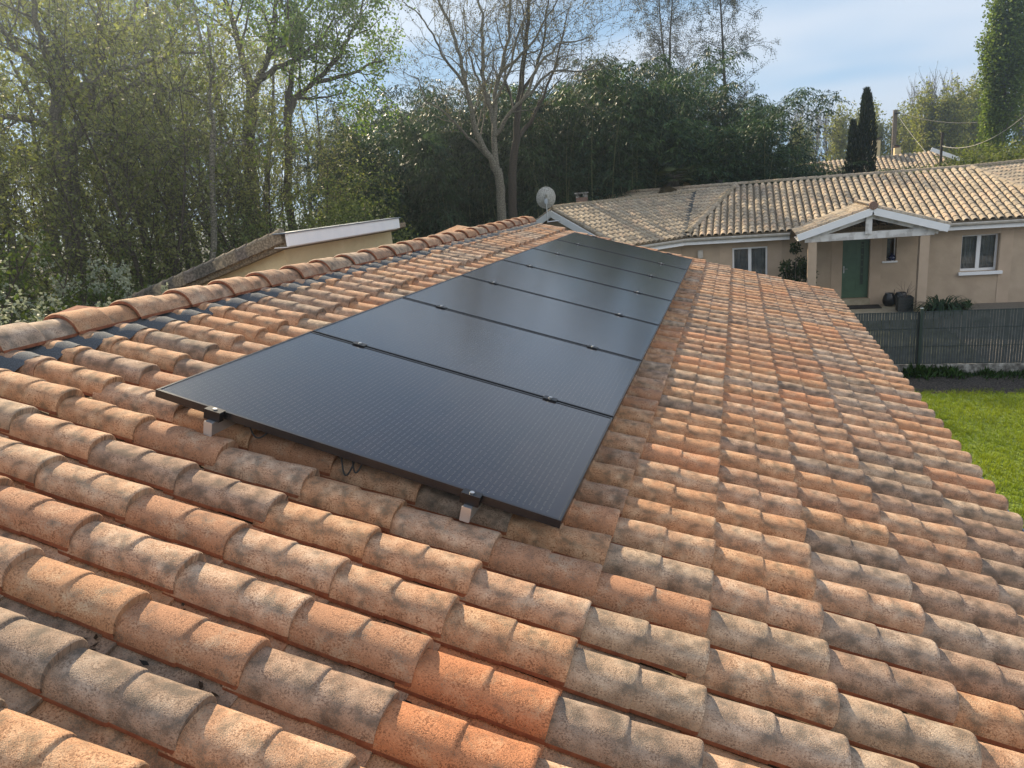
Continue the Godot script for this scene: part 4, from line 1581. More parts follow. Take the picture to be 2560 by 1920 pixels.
func wild_tree(called: String, label: String, category: String, height: float, r: float, bark: Material, leafm: Material, K: Dictionary, forks := 2, trunk_bare := 0.35) -> Node3D:
	var o := thing(called, label, category)
	var tb := MB.new()
	var b := MB.new()
	var lf := MB.new()
	var lean := Vector3(rnd(-0.06, 0.06), 1, rnd(-0.06, 0.06)).normalized()
	for f in forks:
		var pts := PackedVector3Array([Vector3(0, -0.2, 0)])
		var rad := PackedFloat32Array([r * 1.3])
		var d := (lean + rvec() * (0.10 if forks > 1 else 0.03)).normalized()
		var n := 9
		for s in n:
			pts.push_back(pts[-1] + d * (height / n))
			d = (d + rvec() * K.wob * 0.35 + Vector3.UP * 0.06).normalized()
			rad.push_back(r * (1.0 - 0.9 * (s + 1) / n))
		tb.tube(pts, rad, 8)
		var L: Dictionary = K.duplicate()
		L.from = trunk_bare
		L.kids = [K.limb_kids] + Array(K.kids)
		shoots(b, lf, pts, rad, K.limb_len / K.ratio, 0, L)
	var tk := part("trunk", tb.mesh(bark), o)
	part("branches", b.mesh(bark), tk)
	part("crown", lf.mesh(leafm), o)
	return o

func bamboo_clump(label: String, height: float, spread: float, culms: int, leaves: int) -> Node3D:
	var o := thing("bamboo_clump", label, "bamboo", Vector3.ZERO, "bamboo clumps behind the houses")
	var b := MB.new()
	var lf := MB.new()
	for k in culms:
		var a := rnd(0, TAU)
		var rr := sqrt(rng.randf()) * spread
		var p := Vector3(cos(a) * rr, -0.1, sin(a) * rr)
		var out := (Vector3(cos(a), 0, sin(a)) * rnd(0.2, 1.0) + rvec() * 0.4) * Vector3(1, 0, 1)
		var h := height * rnd(0.62, 1.0)
		var pts := PackedVector3Array()
		var rad := PackedFloat32Array()
		for s in 9:
			var t := s / 8.0
			pts.push_back(p + Vector3(0, h * (t - 0.16 * t * t * t), 0) + out * (t * t * t * h * 0.22))
			rad.push_back(0.035 * (1.0 - 0.85 * t))
		b.tube(pts, rad, 5)
		var tone := rnd(0.6, 1.45)
		for q in leaves / culms / 12:
			var t := 1.0 - pow(rng.randf(), 1.25) * 0.93
			var s := mini(int(t * 8.0), 7)
			var base := pts[s].lerp(pts[s + 1], t * 8.0 - s)
			var side := Vector3(rnd(-1, 1), rnd(0.0, 0.5), rnd(-1, 1)).normalized()
			var reach := rnd(0.5, 1.3)
			var spray := rnd(0.6, 1.4) * tone
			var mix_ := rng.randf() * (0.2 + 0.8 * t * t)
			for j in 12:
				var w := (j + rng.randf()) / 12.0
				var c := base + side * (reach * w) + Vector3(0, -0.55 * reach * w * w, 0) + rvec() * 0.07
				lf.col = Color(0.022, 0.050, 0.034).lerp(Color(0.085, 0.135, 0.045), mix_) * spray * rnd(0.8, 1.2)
				var along := (side * 0.5 + Vector3(0, -0.35 - 0.7 * w, 0) + rvec() * 0.38).normalized()
				lf.leaf(c, along, along.cross(rvec()).normalized(), rnd(0.17, 0.30), rnd(0.035, 0.055))
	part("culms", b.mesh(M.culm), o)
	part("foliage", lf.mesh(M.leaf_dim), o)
	return o

func bush(called: String, label: String, category: String, w: float, h: float, n: int, c1: Color, c2: Color, size: float, m: Material, group := "") -> Node3D:
	var o := thing(called, label, category, Vector3.ZERO, group)
	var lf := MB.new()
	var b := MB.new()
	var lumps := []
	for k in 16:
		var a := rnd(0, TAU)
		var rr := sqrt(rng.randf()) * w * 0.72
		lumps.push_back([Vector3(cos(a) * rr, h * rnd(0.25, 0.82) * (1.0 - 0.45 * rr / w), sin(a) * rr), rnd(0.25, 0.5) * w, rnd(0.75, 1.25)])
		var e: Vector3 = lumps[-1][0]
		b.tube(PackedVector3Array([Vector3(e.x * 0.15, -0.1, e.z * 0.15), e * Vector3(0.5, 0.55, 0.5) + rvec() * 0.1, e + rvec() * 0.2]), PackedFloat32Array([0.035, 0.022, 0.008]), 4)
	for k in n:
		var L: Array = lumps[rng.randi() % lumps.size()]
		var d := rvec().normalized() * pow(rng.randf(), 0.4)
		var p: Vector3 = L[0] + d * L[1] * Vector3(1, 0.8, 1)
		if p.y < 0.02:
			p.y = rnd(0.02, 0.3)
		lf.col = c1.lerp(c2, rng.randf()) * rnd(0.7, 1.25) * L[2]
		var along := (d * 0.6 + rvec() * 0.8 + Vector3(0, -0.1, 0)).normalized()
		lf.leaf(p, along, along.cross(rvec()).normalized(), size * rnd(0.6, 1.3), size * 0.5)
	part("stems", b.mesh(M.wood), o)
	part("foliage", lf.mesh(m), o)
	return o

func central_trees() -> void:
	var K := {"wob": 0.42, "up": 0.06, "levels": 3, "kids": [5, 4, 3], "limb_kids": 9, "from": 0.15, "spread": 0.75, "ratio": 0.55, "thin": 0.40, "least": 0.006, "twig_len": 1.9, "leaf_from": 3, "leaves": 2, "fuzz": 0.04, "size": 0.075, "wide": 0.6, "droop": -0.1, "tone": Color(0.13, 0.12, 0.045), "tone2": Color(0.17, 0.13, 0.05)}
	limb_tree("bare_tree", "large bare tree with a pale lichened trunk forking low before the bamboo", "tree", Vector3(-7.04, GROUND, -26.34), -18.0, [
		[[[0.0, 0.0], [0.02, 2.0], [0.04, 3.51], [0.08, 4.95], [0.0, 5.67]], 0.27, 0.20, 0.0],
		[[[0.0, 5.6], [-0.25, 6.16], [-0.58, 6.88], [-0.81, 7.81], [-0.87, 8.91], [-1.03, 9.9], [-1.21, 10.82], [-1.5, 11.51], [-1.74, 12.09], [-1.95, 12.94]], 0.17, 0.03, 0.9],
		[[[-0.87, 8.85], [-1.3, 9.41], [-1.68, 9.96], [-1.91, 10.7], [-2.3, 11.3], [-2.8, 11.69]], 0.08, 0.02, 1.4, 0.0, 0.4],
		[[[0.0, 5.6], [0.04, 7.13], [-0.06, 8.05], [-0.24, 8.81], [-0.21, 9.71], [-0.11, 10.68], [-0.02, 11.61], [-0.17, 12.37], [-0.2, 13.6]], 0.16, 0.03, -0.8],
		[[[0.04, 7.0], [0.16, 8.53], [0.58, 9.54], [0.94, 10.75], [1.12, 11.85], [1.32, 12.79], [1.4, 13.8]], 0.12, 0.03, -1.5],
		[[[0.58, 9.5], [1.22, 9.92], [1.8, 10.3], [2.5, 11.17], [3.02, 11.96], [3.3, 12.8]], 0.08, 0.02, 1.0, 0.0, -0.8],
		[[[0.04, 7.0], [0.63, 7.69], [1.26, 8.2], [2.4, 9.09], [3.77, 8.91], [4.41, 9.28]], 0.11, 0.02, 1.2],
		[[[1.26, 8.2], [2.05, 9.49], [2.81, 10.14], [3.53, 10.3], [4.31, 10.37]], 0.08, 0.02, -1.2, 0.0, 0.4],
		[[[-0.2, 6.1], [-0.9, 6.91], [-1.33, 7.39], [-1.95, 8.15], [-2.59, 8.6], [-2.86, 9.49], [-3.43, 9.83]], 0.09, 0.015, -0.9],
		[[[-0.24, 8.8], [-0.56, 9.42], [-0.67, 10.3], [-0.8, 10.81], [-0.75, 12.0]], 0.07, 0.02, -1.4, 0.0, -0.4],
		[[[0.1, 8.2], [0.9, 9.4], [1.3, 10.6], [1.9, 11.6], [2.2, 13.0]], 0.07, 0.02, 1.6]], 0.27, M.bark_pale, M.leaf, K, "buds")
	K.tone = Color(0.10, 0.085, 0.04)
	limb_tree("twin_bare_tree", "darker bare tree standing just right of the pale forked trunk", "tree", Vector3(-7.2, GROUND, -28.39), -17.2, [
		[[[0.0, 0.0], [0.0, 3.39], [0.15, 5.59], [0.44, 6.89], [0.76, 8.63]], 0.30, 0.16, 0.0],
		[[[0.76, 8.6], [1.07, 10.01], [1.32, 11.38], [1.49, 12.84], [1.6, 14.0]], 0.15, 0.04, 0.6],
		[[[0.44, 6.89], [1.19, 7.63], [1.77, 8.54], [2.37, 9.74], [2.79, 10.93], [3.2, 12.09]], 0.12, 0.02, -0.8],
		[[[0.76, 8.63], [1.51, 9.5], [1.94, 10.7], [2.12, 11.89], [2.3, 13.0]], 0.1, 0.02, 1.2],
		[[[0.6, 7.8], [0.2, 9.2], [0.3, 10.5], [0.0, 12.0]], 0.09, 0.02, -1.2]], 0.3, M.bark_dark, M.leaf, K, "buds")

func left_wood() -> void:
	var K := {"wob": 0.4, "up": 0.05, "levels": 3, "kids": [4, 4, 3], "limb_kids": 7, "from": 0.15, "spread": 0.8, "ratio": 0.58, "thin": 0.5, "least": 0.007, "twig_len": 1.8, "limb_len": 2.6, "leaf_from": 2, "leaves": 7, "fuzz": 0.12, "size": 0.10, "wide": 0.62, "droop": -0.1, "tone": Color(0.21, 0.235, 0.09), "tone2": Color(0.32, 0.315, 0.13)}
	limb_tree("spreading_oak", "big oak with a thick trunk and low crossing limbs, barely in leaf", "tree", Vector3(-15.71, GROUND, -13.74), -48.4, [
		[[[-0.1, 0.0], [-0.05, 5.0], [0.22, 6.41], [0.34, 7.21]], 0.36, 0.30, 0.0],
		[[[0.34, 7.1], [0.16, 7.64], [0.47, 8.62], [0.45, 9.2], [0.33, 9.89], [0.35, 10.77], [0.2, 12.0]], 0.22, 0.04, 0.8],
		[[[0.34, 7.1], [0.8, 7.55], [1.03, 7.84], [1.36, 8.88], [1.84, 10.24], [2.16, 11.45]], 0.2, 0.05, -0.9],
		[[[0.38, 8.18], [1.03, 8.59], [1.96, 8.93], [2.62, 9.1], [3.38, 9.33], [4.2, 9.3]], 0.15, 0.03, 1.2],
		[[[0.16, 7.6], [-0.46, 7.79], [-1.01, 7.94], [-1.5, 8.12], [-2.5, 8.0]], 0.14, 0.03, -0.6],
		[[[1.03, 7.84], [1.83, 8.37], [2.49, 8.63], [3.18, 8.35], [3.8, 8.2]], 0.11, 0.03, 1.6],
		[[[0.47, 8.62], [-0.06, 9.14], [-0.37, 9.59], [-0.63, 10.35], [-1.0, 11.5]], 0.12, 0.03, 1.2],
		[[[1.36, 8.88], [1.93, 9.83], [2.69, 10.57], [3.2, 11.5]], 0.1, 0.03, -1.5],
		[[[0.3, 7.0], [1.0, 7.3], [2.0, 7.2], [3.0, 7.0]], 0.09, 0.02, 2.0]], 0.36, M.bark, M.leaf, K)
	K.tone = Color(0.11, 0.20, 0.05)
	K.tone2 = Color(0.22, 0.30, 0.07)
	K.size = 0.13
	K.leaves = 13
	K.fuzz = 0.22
	limb_tree("leafy_oak", "tall oak in fresh green leaf, its trunk splitting above the dark undergrowth", "tree", Vector3(-14.95, GROUND, -21.16), -36.4, [
		[[[-0.2, 0.0], [-0.19, 5.63], [0.22, 7.73], [0.6, 9.3]], 0.30, 0.24, 0.0],
		[[[0.6, 9.2], [0.38, 10.18], [0.35, 11.1], [0.14, 12.13], [0.01, 12.89], [-0.2, 13.9]], 0.17, 0.04, 0.8],
		[[[0.6, 9.2], [1.11, 10.02], [1.6, 10.81], [1.84, 11.86], [2.16, 12.89], [2.3, 14]], 0.16, 0.04, -0.8],
		[[[0.6, 9.3], [1.5, 9.85], [2.31, 10.05], [3.03, 10.51], [3.74, 11.31]], 0.15, 0.03, 1.0],
		[[[1.11, 10.0], [1.83, 10.94], [2.82, 11.85], [3.51, 12.64]], 0.12, 0.03, -1.4]], 0.3, M.bark_dark, M.leaf, K)
	K.leaves = 9
	limb_tree("leaning_oak", "second green oak whose long limbs reach right towards the open sky", "tree", Vector3(-13.83, GROUND, -21.95), -33.7, [
		[[[-0.25, 0.0], [-0.17, 5.52], [0.2, 7.93], [0.44, 9.03]], 0.22, 0.15, 0.0],
		[[[0.44, 9.0], [0.77, 9.91], [0.78, 10.78], [0.9, 12.0]], 0.12, 0.03, 0.6],
		[[[0.25, 8.0], [0.59, 8.82], [1.47, 9.33], [2.47, 10.18], [2.95, 10.92], [3.38, 11.38], [3.6, 12.2]], 0.15, 0.03, 0.4],
		[[[1.47, 9.33], [2.83, 9.64], [3.78, 10.0], [4.17, 10.12]], 0.1, 0.02, -0.8],
		[[[0.59, 8.8], [1.51, 8.7], [2.41, 8.79]], 0.07, 0.02, 1.0]], 0.22, M.bark_dark, M.leaf, K)
	var Kt := K.duplicate()
	Kt.tone = Color(0.12, 0.13, 0.04)
	Kt.leaves = 2
	limb_tree("thin_pale_trunk", "slender pale trunk with a hooked side limb, before the dark undergrowth", "tree", Vector3(-10.64, GROUND, -13.11), -40.1, [
		[[[-0.1, 0.0], [-0.06, 3.45], [0.26, 5.24], [0.59, 6.85]], 0.12, 0.075, 0.0],
		[[[0.59, 6.8], [0.7, 7.6], [0.85, 8.3], [0.9, 9.2]], 0.06, 0.015, 0.3],
		[[[0.49, 6.34], [0.79, 6.56], [1.09, 6.62], [1.3, 6.5]], 0.05, 0.02, 0.3]], 0.13, M.bark_pale, M.leaf, Kt)
	# the wood behind: a few kinds, each placed many times
	var W := {"wob": 0.4, "up": 0.09, "levels": 3, "kids": [4, 4, 3], "limb_kids": 15, "from": 0.15, "spread": 0.8, "ratio": 0.55, "thin": 0.42, "least": 0.009, "limb_len": 2.6, "leaf_from": 2, "leaves": 11, "fuzz": 0.2, "size": 0.12, "wide": 0.6, "droop": -0.1, "tone": Color(0.22, 0.25, 0.10), "tone2": Color(0.34, 0.335, 0.15)}
	var protos := []
	for k in 3:
		protos.push_back(wild_tree("woodland_tree", "", "tree", [13.5, 12.0, 14.5][k], 0.17, M.bark, M.leaf, W, [2, 1, 2][k], 0.30))
	W.tone = Color(0.14, 0.165, 0.07)
	W.tone2 = Color(0.25, 0.245, 0.11)
	W.leaves = 7
	protos.push_back(wild_tree("brushy_tree", "", "tree", 9.0, 0.10, M.bark_dark, M.leaf, W, 3, 0.06))
	var spots := [
		[0, -60.0, 29.0, "olive budding tree at the left edge, its crown over the bird cherry"],
		[1, -55.5, 33.0, "slim budding tree between the left edge and the big oak"],
		[2, -52.0, 36.0, "tall budding tree behind the big oak's left limbs"],
		[0, -47.0, 38.0, "budding tree whose thin trunk shows right behind the big oak"],
		[1, -44.5, 31.0, "yellow-green budding tree directly right of the big oak trunk"],
		[2, -42.5, 36.0, "tall yellow-green tree above the slender pale trunk"],
		[0, -40.5, 32.0, "budding tree between the slender pale trunk and the leafy oak"],
		[1, -38.6, 38.0, "pale budding tree showing left of the leafy oak's fork"],
		[2, -57.5, 40.0, "far budding tree deep in the wood at the left edge"],
		[0, -49.5, 47.0, "far budding tree seen through the big oak's crown"],
		[1, -46.0, 50.0, "distant thin tree in the gap right of the big oak"],
		[2, -43.3, 48.0, "distant budding tree behind the yellow-green crowns"],
		[1, -39.6, 52.0, "distant budding tree left behind the leafy oak"],
		[0, -36.4, 46.0, "distant pale tree behind the leafy oak's trunk"],
		[1, -33.2, 44.0, "pale budding treetop between the green oaks and the bamboo"],
		[2, -53.8, 55.0, "farthest budding tree at the left of the wood"],
		[0, -64.0, 34.0, "budding tree partly cut by the left edge of the picture"],
		[2, -59.5, 30.0, "nearest budding tree at the left edge, over the blossom"], [1, -52.2, 31.5, "budding tree just left of the big oak trunk"], [0, -45.4, 30.0, "budding tree just right of the big oak trunk"], [2, -41.6, 26.5, "budding tree close left of the slender pale trunk"], [1, -39.0, 27.5, "budding tree close right of the slender pale trunk"], [0, -50.3, 30.0, "budding tree behind the big oak's low left limb"], [2, -37.4, 33.0, "budding tree in the gap left of the leafy oak"], [1, -31.4, 38.0, "thin budding tree at the bamboo's left end"]]
	var used := {}
	for s in spots:
		var at := around(s[1], s[2])
		var pr: Node3D = protos[s[0]]
		if not used.has(s[0]):
			used[s[0]] = true
			pr.position = at
			pr.rotation.y = rnd(0, TAU)
			pr.set_meta("label", s[3])
			pr.set_meta("group", "budding trees of the wood")
		else:
			var o := copy_of(pr, s[3], at, rnd(0, TAU), rnd(0.9, 1.08))
			o.set_meta("group", "budding trees of the wood")
	var br := [
		[-61.0, 22.0, "brushy thicket at the left edge behind the bird cherry"], [-56.0, 25.0, "brushy thicket left of the big oak trunk"], [-51.0, 27.5, "brushy thicket at the foot of the big oak"],
		[-46.2, 25.0, "brushy thicket between the big oak and the bird cherry's top"], [-43.0, 28.0, "brown brushy thicket left of the slender pale trunk"], [-38.0, 25.0, "brown twiggy thicket right of the slender pale trunk"],
		[-35.5, 28.0, "dark twiggy thicket under the leafy oak"], [-32.2, 30.0, "green-tinged thicket between the leafy oak and the bamboo"], [-40.5, 24.0, "thicket right behind the slender pale trunk"], [-48.6, 33.0, "deep thicket behind the big oak trunk"], [-53.5, 34.0, "deep thicket left of the big oak"], [-58.0, 18.0, "near thicket over the bird cherry at the left edge"], [-50.0, 19.5, "near thicket hiding the big oak's foot"], [-44.5, 20.0, "near thicket between the big oak and the pale trunk"], [-36.6, 22.5, "near thicket above the annex's upper verge"]]
	for k in br.size():
		var at := around(br[k][0], br[k][1])
		if k == 0:
			protos[3].position = at
			protos[3].set_meta("label", br[k][2])
			protos[3].set_meta("group", "thickets under the wood")
		else:
			copy_of(protos[3], br[k][2], at, rnd(0, TAU), rnd(0.75, 1.0), rnd(0.7, 0.95)).set_meta("group", "thickets under the wood")
	# low green undergrowth
	var un := bush("undergrowth_bush", "", "bush", 2.6, 5.4, 9000, Color(0.08, 0.115, 0.045), Color(0.17, 0.20, 0.08), 0.11, M.leaf, "bushes at the foot of the wood")
	var us := [[-42.5, 15.5, 0.75, "fresh green bush between the bird cherry and the cream annex"], [-47.0, 20.0, 0.9, "olive bush behind the bird cherry's right side"], [-52.0, 21.0, 1.0, "olive bush behind the bird cherry's top"], [-57.0, 19.0, 1.0, "olive bush behind the bird cherry's left side"], [-61.5, 17.0, 1.0, "olive bush at the left edge"], [-38.5, 21.0, 1.0, "dark bush above the annex's sloping verge"], [-34.5, 24.0, 1.1, "dark bush above the left end of the white fascia"], [-31.5, 27.0, 1.2, "dark bush above the middle of the white fascia"], [-28.8, 30.0, 1.3, "dark bush where the bamboo begins above the white fascia"]]
	for k in us.size():
		var at := around(us[k][0], us[k][1])
		if k == 0:
			un.position = at
			un.set_meta("label", us[k][3])
			un.scale = Vector3.ONE * us[k][2]
		else:
			copy_of(un, us[k][3], at, rnd(0, TAU), us[k][2])
	# the bird cherry in blossom
	cherry()

func cherry() -> void:
	var o := thing("blossoming_shrub", "bird cherry shrub covered in white blossom spikes just beyond the ridge", "shrub", around(-62.5, 12.2))
	o.scale = Vector3.ONE * 1.05
	var b := MB.new()
	var lf := MB.new()
	var fl := MB.new()
	for k in 34:
		var a := rnd(0, TAU)
		var pts := PackedVector3Array([Vector3(cos(a) * 0.15, -0.1, sin(a) * 0.15)])
		var rad := PackedFloat32Array([0.045])
		var d := Vector3(cos(a) * rnd(0.25, 0.8), 1.0, sin(a) * rnd(0.25, 0.8)).normalized()
		for s in 6:
			pts.push_back(pts[-1] + d * rnd(0.68, 0.98))
			d = (d + rvec() * 0.22 + Vector3(cos(a), 0, sin(a)) * 0.08).normalized()
			rad.push_back(0.045 * (1.0 - 0.14 * (s + 1)))
		b.tube(pts, rad, 6)
		for q in 26:
			var t := rnd(1.2, 6.0)
			var s := mini(int(t), 5)
			var p := pts[s].lerp(pts[s + 1], t - s)
			var nd := (rvec() + Vector3(0, 0.5, 0) + (pts[s + 1] - pts[s]).normalized() * 0.6).normalized()
			var tw := PackedVector3Array([p, p + nd * 0.28, p + nd * 0.55 + rvec() * 0.06])
			b.tube(tw, PackedFloat32Array([0.009, 0.006, 0.004]), 3)
			for j in 24:
				var c := tw[1].lerp(tw[2], rnd(-0.8, 1.0)) + rvec() * 0.08
				lf.col = Color(0.055, 0.085, 0.025).lerp(Color(0.10, 0.13, 0.04), rng.randf()) * rnd(0.7, 1.2)
				var al := rvec().normalized()
				lf.leaf(c, al, al.cross(rvec()).normalized(), rnd(0.06, 0.10), 0.04)
			if p.y > 2.0 and rng.randf() < 0.85:   # upright spikes of small flowers
				for j in 2 + rng.randi() % 3:
					var base := tw[2] + rvec() * 0.09
					var dir := (nd * 0.7 + rvec() * 0.7 + Vector3(0, 0.35, 0)).normalized()
					for w in 15:
						fl.col = Color(0.30, 0.34, 0.25) * rnd(0.75, 1.1)
						var al := (rvec() + dir * 0.3).normalized()
						fl.leaf(base + dir * (0.011 * w) + rvec() * 0.016, al, al.cross(rvec()).normalized(), 0.042, 0.034)
	part("branches", b.mesh(M.bark_dark), o)
	part("foliage", lf.mesh(M.leaf), o)
	part("blossom", fl.mesh(M.petal), o)

func bamboo_wall() -> void:
	var protos := [bamboo_clump("", 13.6, 1.5, 18, 26000), bamboo_clump("", 11.7, 1.8, 18, 26000), bamboo_clump("", 15.0, 1.3, 16, 26000)]
	var used := {}
	# angle, distance, kind, height factor
	var sp := [
		[-29.6, 38.0, 0, 0.78], [-27.4, 36.0, 1, 0.86], [-25.2, 37.0, 0, 0.82], [-23.0, 36.0, 1, 0.98], [-20.8, 38.0, 2, 0.80], [-18.6, 37.0, 0, 0.88], [-16.4, 38.0, 1, 0.98],
		[-14.4, 36.0, 0, 0.90], [-12.4, 37.0, 1, 1.01], [-10.4, 36.0, 2, 0.81], [-8.4, 37.0, 0, 0.92], [-6.6, 39.0, 2, 0.88], [-4.8, 39.0, 1, 0.90], [-2.8, 39.0, 0, 0.72], [-0.9, 38.0, 1, 0.79], [1.0, 37.0, 0, 0.69], [2.6, 38.0, 1, 0.57], [4.4, 37.0, 0, 0.41], [6.1, 36.0, 1, 0.42],
		[-28.5, 42.0, 1, 1.02], [-25.9, 42.0, 2, 0.86], [-22.2, 42.0, 0, 0.94], [-19.2, 43.0, 1, 1.02], [-16.0, 42.0, 2, 0.90], [-12.9, 42.0, 0, 0.95], [-9.6, 42.0, 1, 1.08], [-6.4, 42.0, 0, 0.97], [-3.2, 42.0, 2, 0.81], [-0.2, 42.0, 0, 0.81], [2.2, 42.0, 1, 0.62], [5.3, 42.0, 2, 0.38]]
	var marks := [
		"bamboo clump at the left end of the grove, beside the green oaks", "bamboo clump above the right end of the white fascia", "bamboo clump between the white fascia and the bare tree", "bamboo clump two clumps left of the bare tree", "bamboo clump just left of the bare tree's trunk", "bamboo clump right behind the pale forked trunk", "bamboo clump behind the gap right of the twin bare trunk",
		"bamboo clump behind the satellite dish", "bamboo clump above the wing's brick chimney", "tall bamboo clump right of the chimney", "bamboo clump left of the palm", "bamboo clump behind the palm", "bamboo clump just right of the palm", "bamboo clump above the vent cowl", "bamboo clump below the left alder", "bamboo clump below the right alder", "bamboo clump at the grove's right shoulder", "low bamboo clump left of the dark cypress", "low bamboo clump against the dark cypress",
		"rear bamboo clump topping the grove's left end", "rear bamboo clump above the white fascia", "rear bamboo clump left of the bare tree", "rear bamboo clump through the bare tree's limbs", "rear bamboo clump through the twin tree's limbs", "rear bamboo clump above the dish", "tallest rear bamboo clump with tips against the sky", "rear bamboo clump above the palm", "rear bamboo clump left of the alders", "rear bamboo clump between the alders", "rear bamboo clump right of the alders", "lowest rear bamboo clump near the cypress"]
	for k in sp.size():
		var s: Array = sp[k]
		var at := around(s[0], s[1])
		var pr: Node3D = protos[s[2]]
		if not used.has(s[2]):
			used[s[2]] = true
			pr.position = at
			pr.scale = Vector3(1.05, s[3], 1.05)
			pr.set_meta("label", marks[k])
		else:
			copy_of(pr, marks[k], at, rnd(0, TAU), rnd(1.0, 1.2), s[3])

func right_background() -> void:
	# two tall alders above the bamboo
	for k in 2:
		var A := {"wob": 0.3, "up": 0.03, "levels": 3, "kids": [5, 4, 2], "limb_kids": 60, "from": 0.25, "spread": 1.25, "ratio": 0.5, "thin": 0.30, "least": 0.011, "limb_len": 2.3, "leaf_from": 2, "leaves": [6, 10][k], "fuzz": 0.14, "size": 0.085, "wide": 0.6, "droop": -0.1, "tone": [Color(0.06, 0.055, 0.03), Color(0.05, 0.06, 0.03)][k], "tone2": Color(0.08, 0.085, 0.04)}
		var o := wild_tree("tall_alder", ["left tall alder above the bamboo, with two close stems and hardly a leaf", "right tall alder above the bamboo, single stem, denser pointed crown"][k], "tree", [18.5, 17.5][k], 0.22, M.bark_dark, M.leaf_dim, A, [2, 1][k], 0.42)
		o.position = around([-3.75, -0.6][k], [55.0, 52.0][k])
	# cypress
	var cy := thing("dark_cypress", "narrow dark cypress with a second lower tip rising behind the pale ridge", "tree", around(8.35, 40.0))
	var lf := MB.new()
	var tr := MB.new()
	tr.tube(PackedVector3Array([Vector3(0, -0.1, 0), Vector3(0, 4, 0), Vector3(0.1, 7.5, 0)]), PackedFloat32Array([0.14, 0.09, 0.02]), 7)
	for k in 11000:
		var second := rng.randf() < 0.3
		var hgt := 6.5 if second else 7.85
		var t := rng.randf()
		var a := rnd(0, TAU)
		var r: float = (0.82 if not second else 0.6) * pow(1.0 - t, 0.55) * (0.5 + 0.5 * minf(1.0, t * 6.0)) * (0.75 + 0.35 * sin(a * 3.0 + t * 9.0)) * rnd(0.75, 1.08)
		var p := Vector3(cos(a) * r + (-0.42 if second else 0.12), 0.2 + t * (hgt - 0.2), sin(a) * r)
		lf.col = Color(0.018, 0.028, 0.014).lerp(Color(0.035, 0.045, 0.02), rng.randf()) * rnd(0.7, 1.2)
		var al := (Vector3(cos(a) * 0.35, 1.0, sin(a) * 0.35) + rvec() * 0.25).normalized()
		lf.leaf(p, al, al.cross(rvec()).normalized(), rnd(0.14, 0.30), 0.06)
	part("trunk", tr.mesh(M.bark_dark), cy)
	part("crown", lf.mesh(M.leaf_dim), cy)
	# Lombardy poplar
	var po := thing("columnar_poplar", "very tall columnar poplar in yellow-green leaf at the right edge", "tree", around(16.25, 60.0))
	lf = MB.new()
	tr = MB.new()
	tr.tube(PackedVector3Array([Vector3(0, -0.1, 0), Vector3(0, 8, 0), Vector3(0.2, 18, 0)]), PackedFloat32Array([0.35, 0.25, 0.03]), 8)
	for k in 42:
		var a := rnd(0, TAU)
		var y0 := rnd(3.0, 14.5)
		var d := Vector3(cos(a) * 0.21, 1.0, sin(a) * 0.21).normalized()
		var len := rnd(2.5, 5.0)
		var p0 := Vector3(cos(a) * 0.45, y0, sin(a) * 0.45)
		tr.tube(PackedVector3Array([Vector3(0, y0 - 0.3, 0), p0, p0 + d * len]), PackedFloat32Array([0.06, 0.045, 0.012]), 4)
		var tone := rnd(0.75, 1.25)
		for q in 620:
			var t := rng.randf()
			var p := p0 + d * (len * t) + rvec() * (rnd(0.3, 1.0) * (1.1 - 0.6 * t))
			lf.col = Color(0.11, 0.165, 0.045).lerp(Color(0.19, 0.23, 0.06), rng.randf()) * tone * rnd(0.75, 1.2)
			var al := rvec().normalized()
			lf.leaf(p, al, al.cross(rvec()).normalized(), rnd(0.14, 0.24), 0.13)
	part("trunk", tr.mesh(M.bark), po)
	part("crown", lf.mesh(M.leaf), po)
	# bushes and bamboo behind the pale ridge
	var bb := bush("garden_bush", "", "bush", 3.0, 5.0, 9000, Color(0.035, 0.06, 0.022), Color(0.075, 0.10, 0.03), 0.17, M.leaf_dim, "bushes behind the pale ridge")
	var lb := bush("light_bush", "", "bush", 3.0, 5.0, 9000, Color(0.10, 0.125, 0.045), Color(0.16, 0.17, 0.06), 0.17, M.leaf, "light green bushes behind the pale ridge")
	var first := {}
	for s in [
		[0, 14.4, 44.0, 0.86, "dark bush behind the pale ridge, left of the hanging cable"], [0, 16.6, 43.0, 0.88, "dark bush behind the pale ridge at the right edge"], [0, 18.8, 43.0, 0.9, "dark bush partly cut by the right edge"],
		[0, 10.5, 44.0, 0.72, "dark bush right beside the cypress, before the far tiled roof"], [0, 12.4, 43.0, 0.72, "dark bush under the far house's right gable"],
		[1, 11.8, 48.0, 0.9, "pale green bush before the far tiled roof"], [1, 14.0, 52.0, 1.25, "pale green bush behind the hanging cable's low end"], [1, 16.2, 50.0, 1.3, "pale green bush under the columnar poplar"], [1, 18.4, 50.0, 1.3, "pale green bush at the right edge above the dark ones"], [1, 15.0, 58.0, 1.3, "pale green bush left of the poplar's foot"], [0, 4.2, 50.0, 0.95, "dark bush in the dip left of the cypress"], [0, 6.0, 50.0, 1.05, "rounded dark bush touching the cypress's left side"]]:
		var pr: Node3D = bb if s[0] == 0 else lb
		if not first.has(s[0]):
			first[s[0]] = true
			pr.position = around(s[1], s[2])
			pr.scale = Vector3.ONE * s[3]
			pr.set_meta("label", s[4])
		else:
			copy_of(pr, s[4], around(s[1], s[2]), rnd(0, TAU), s[3])
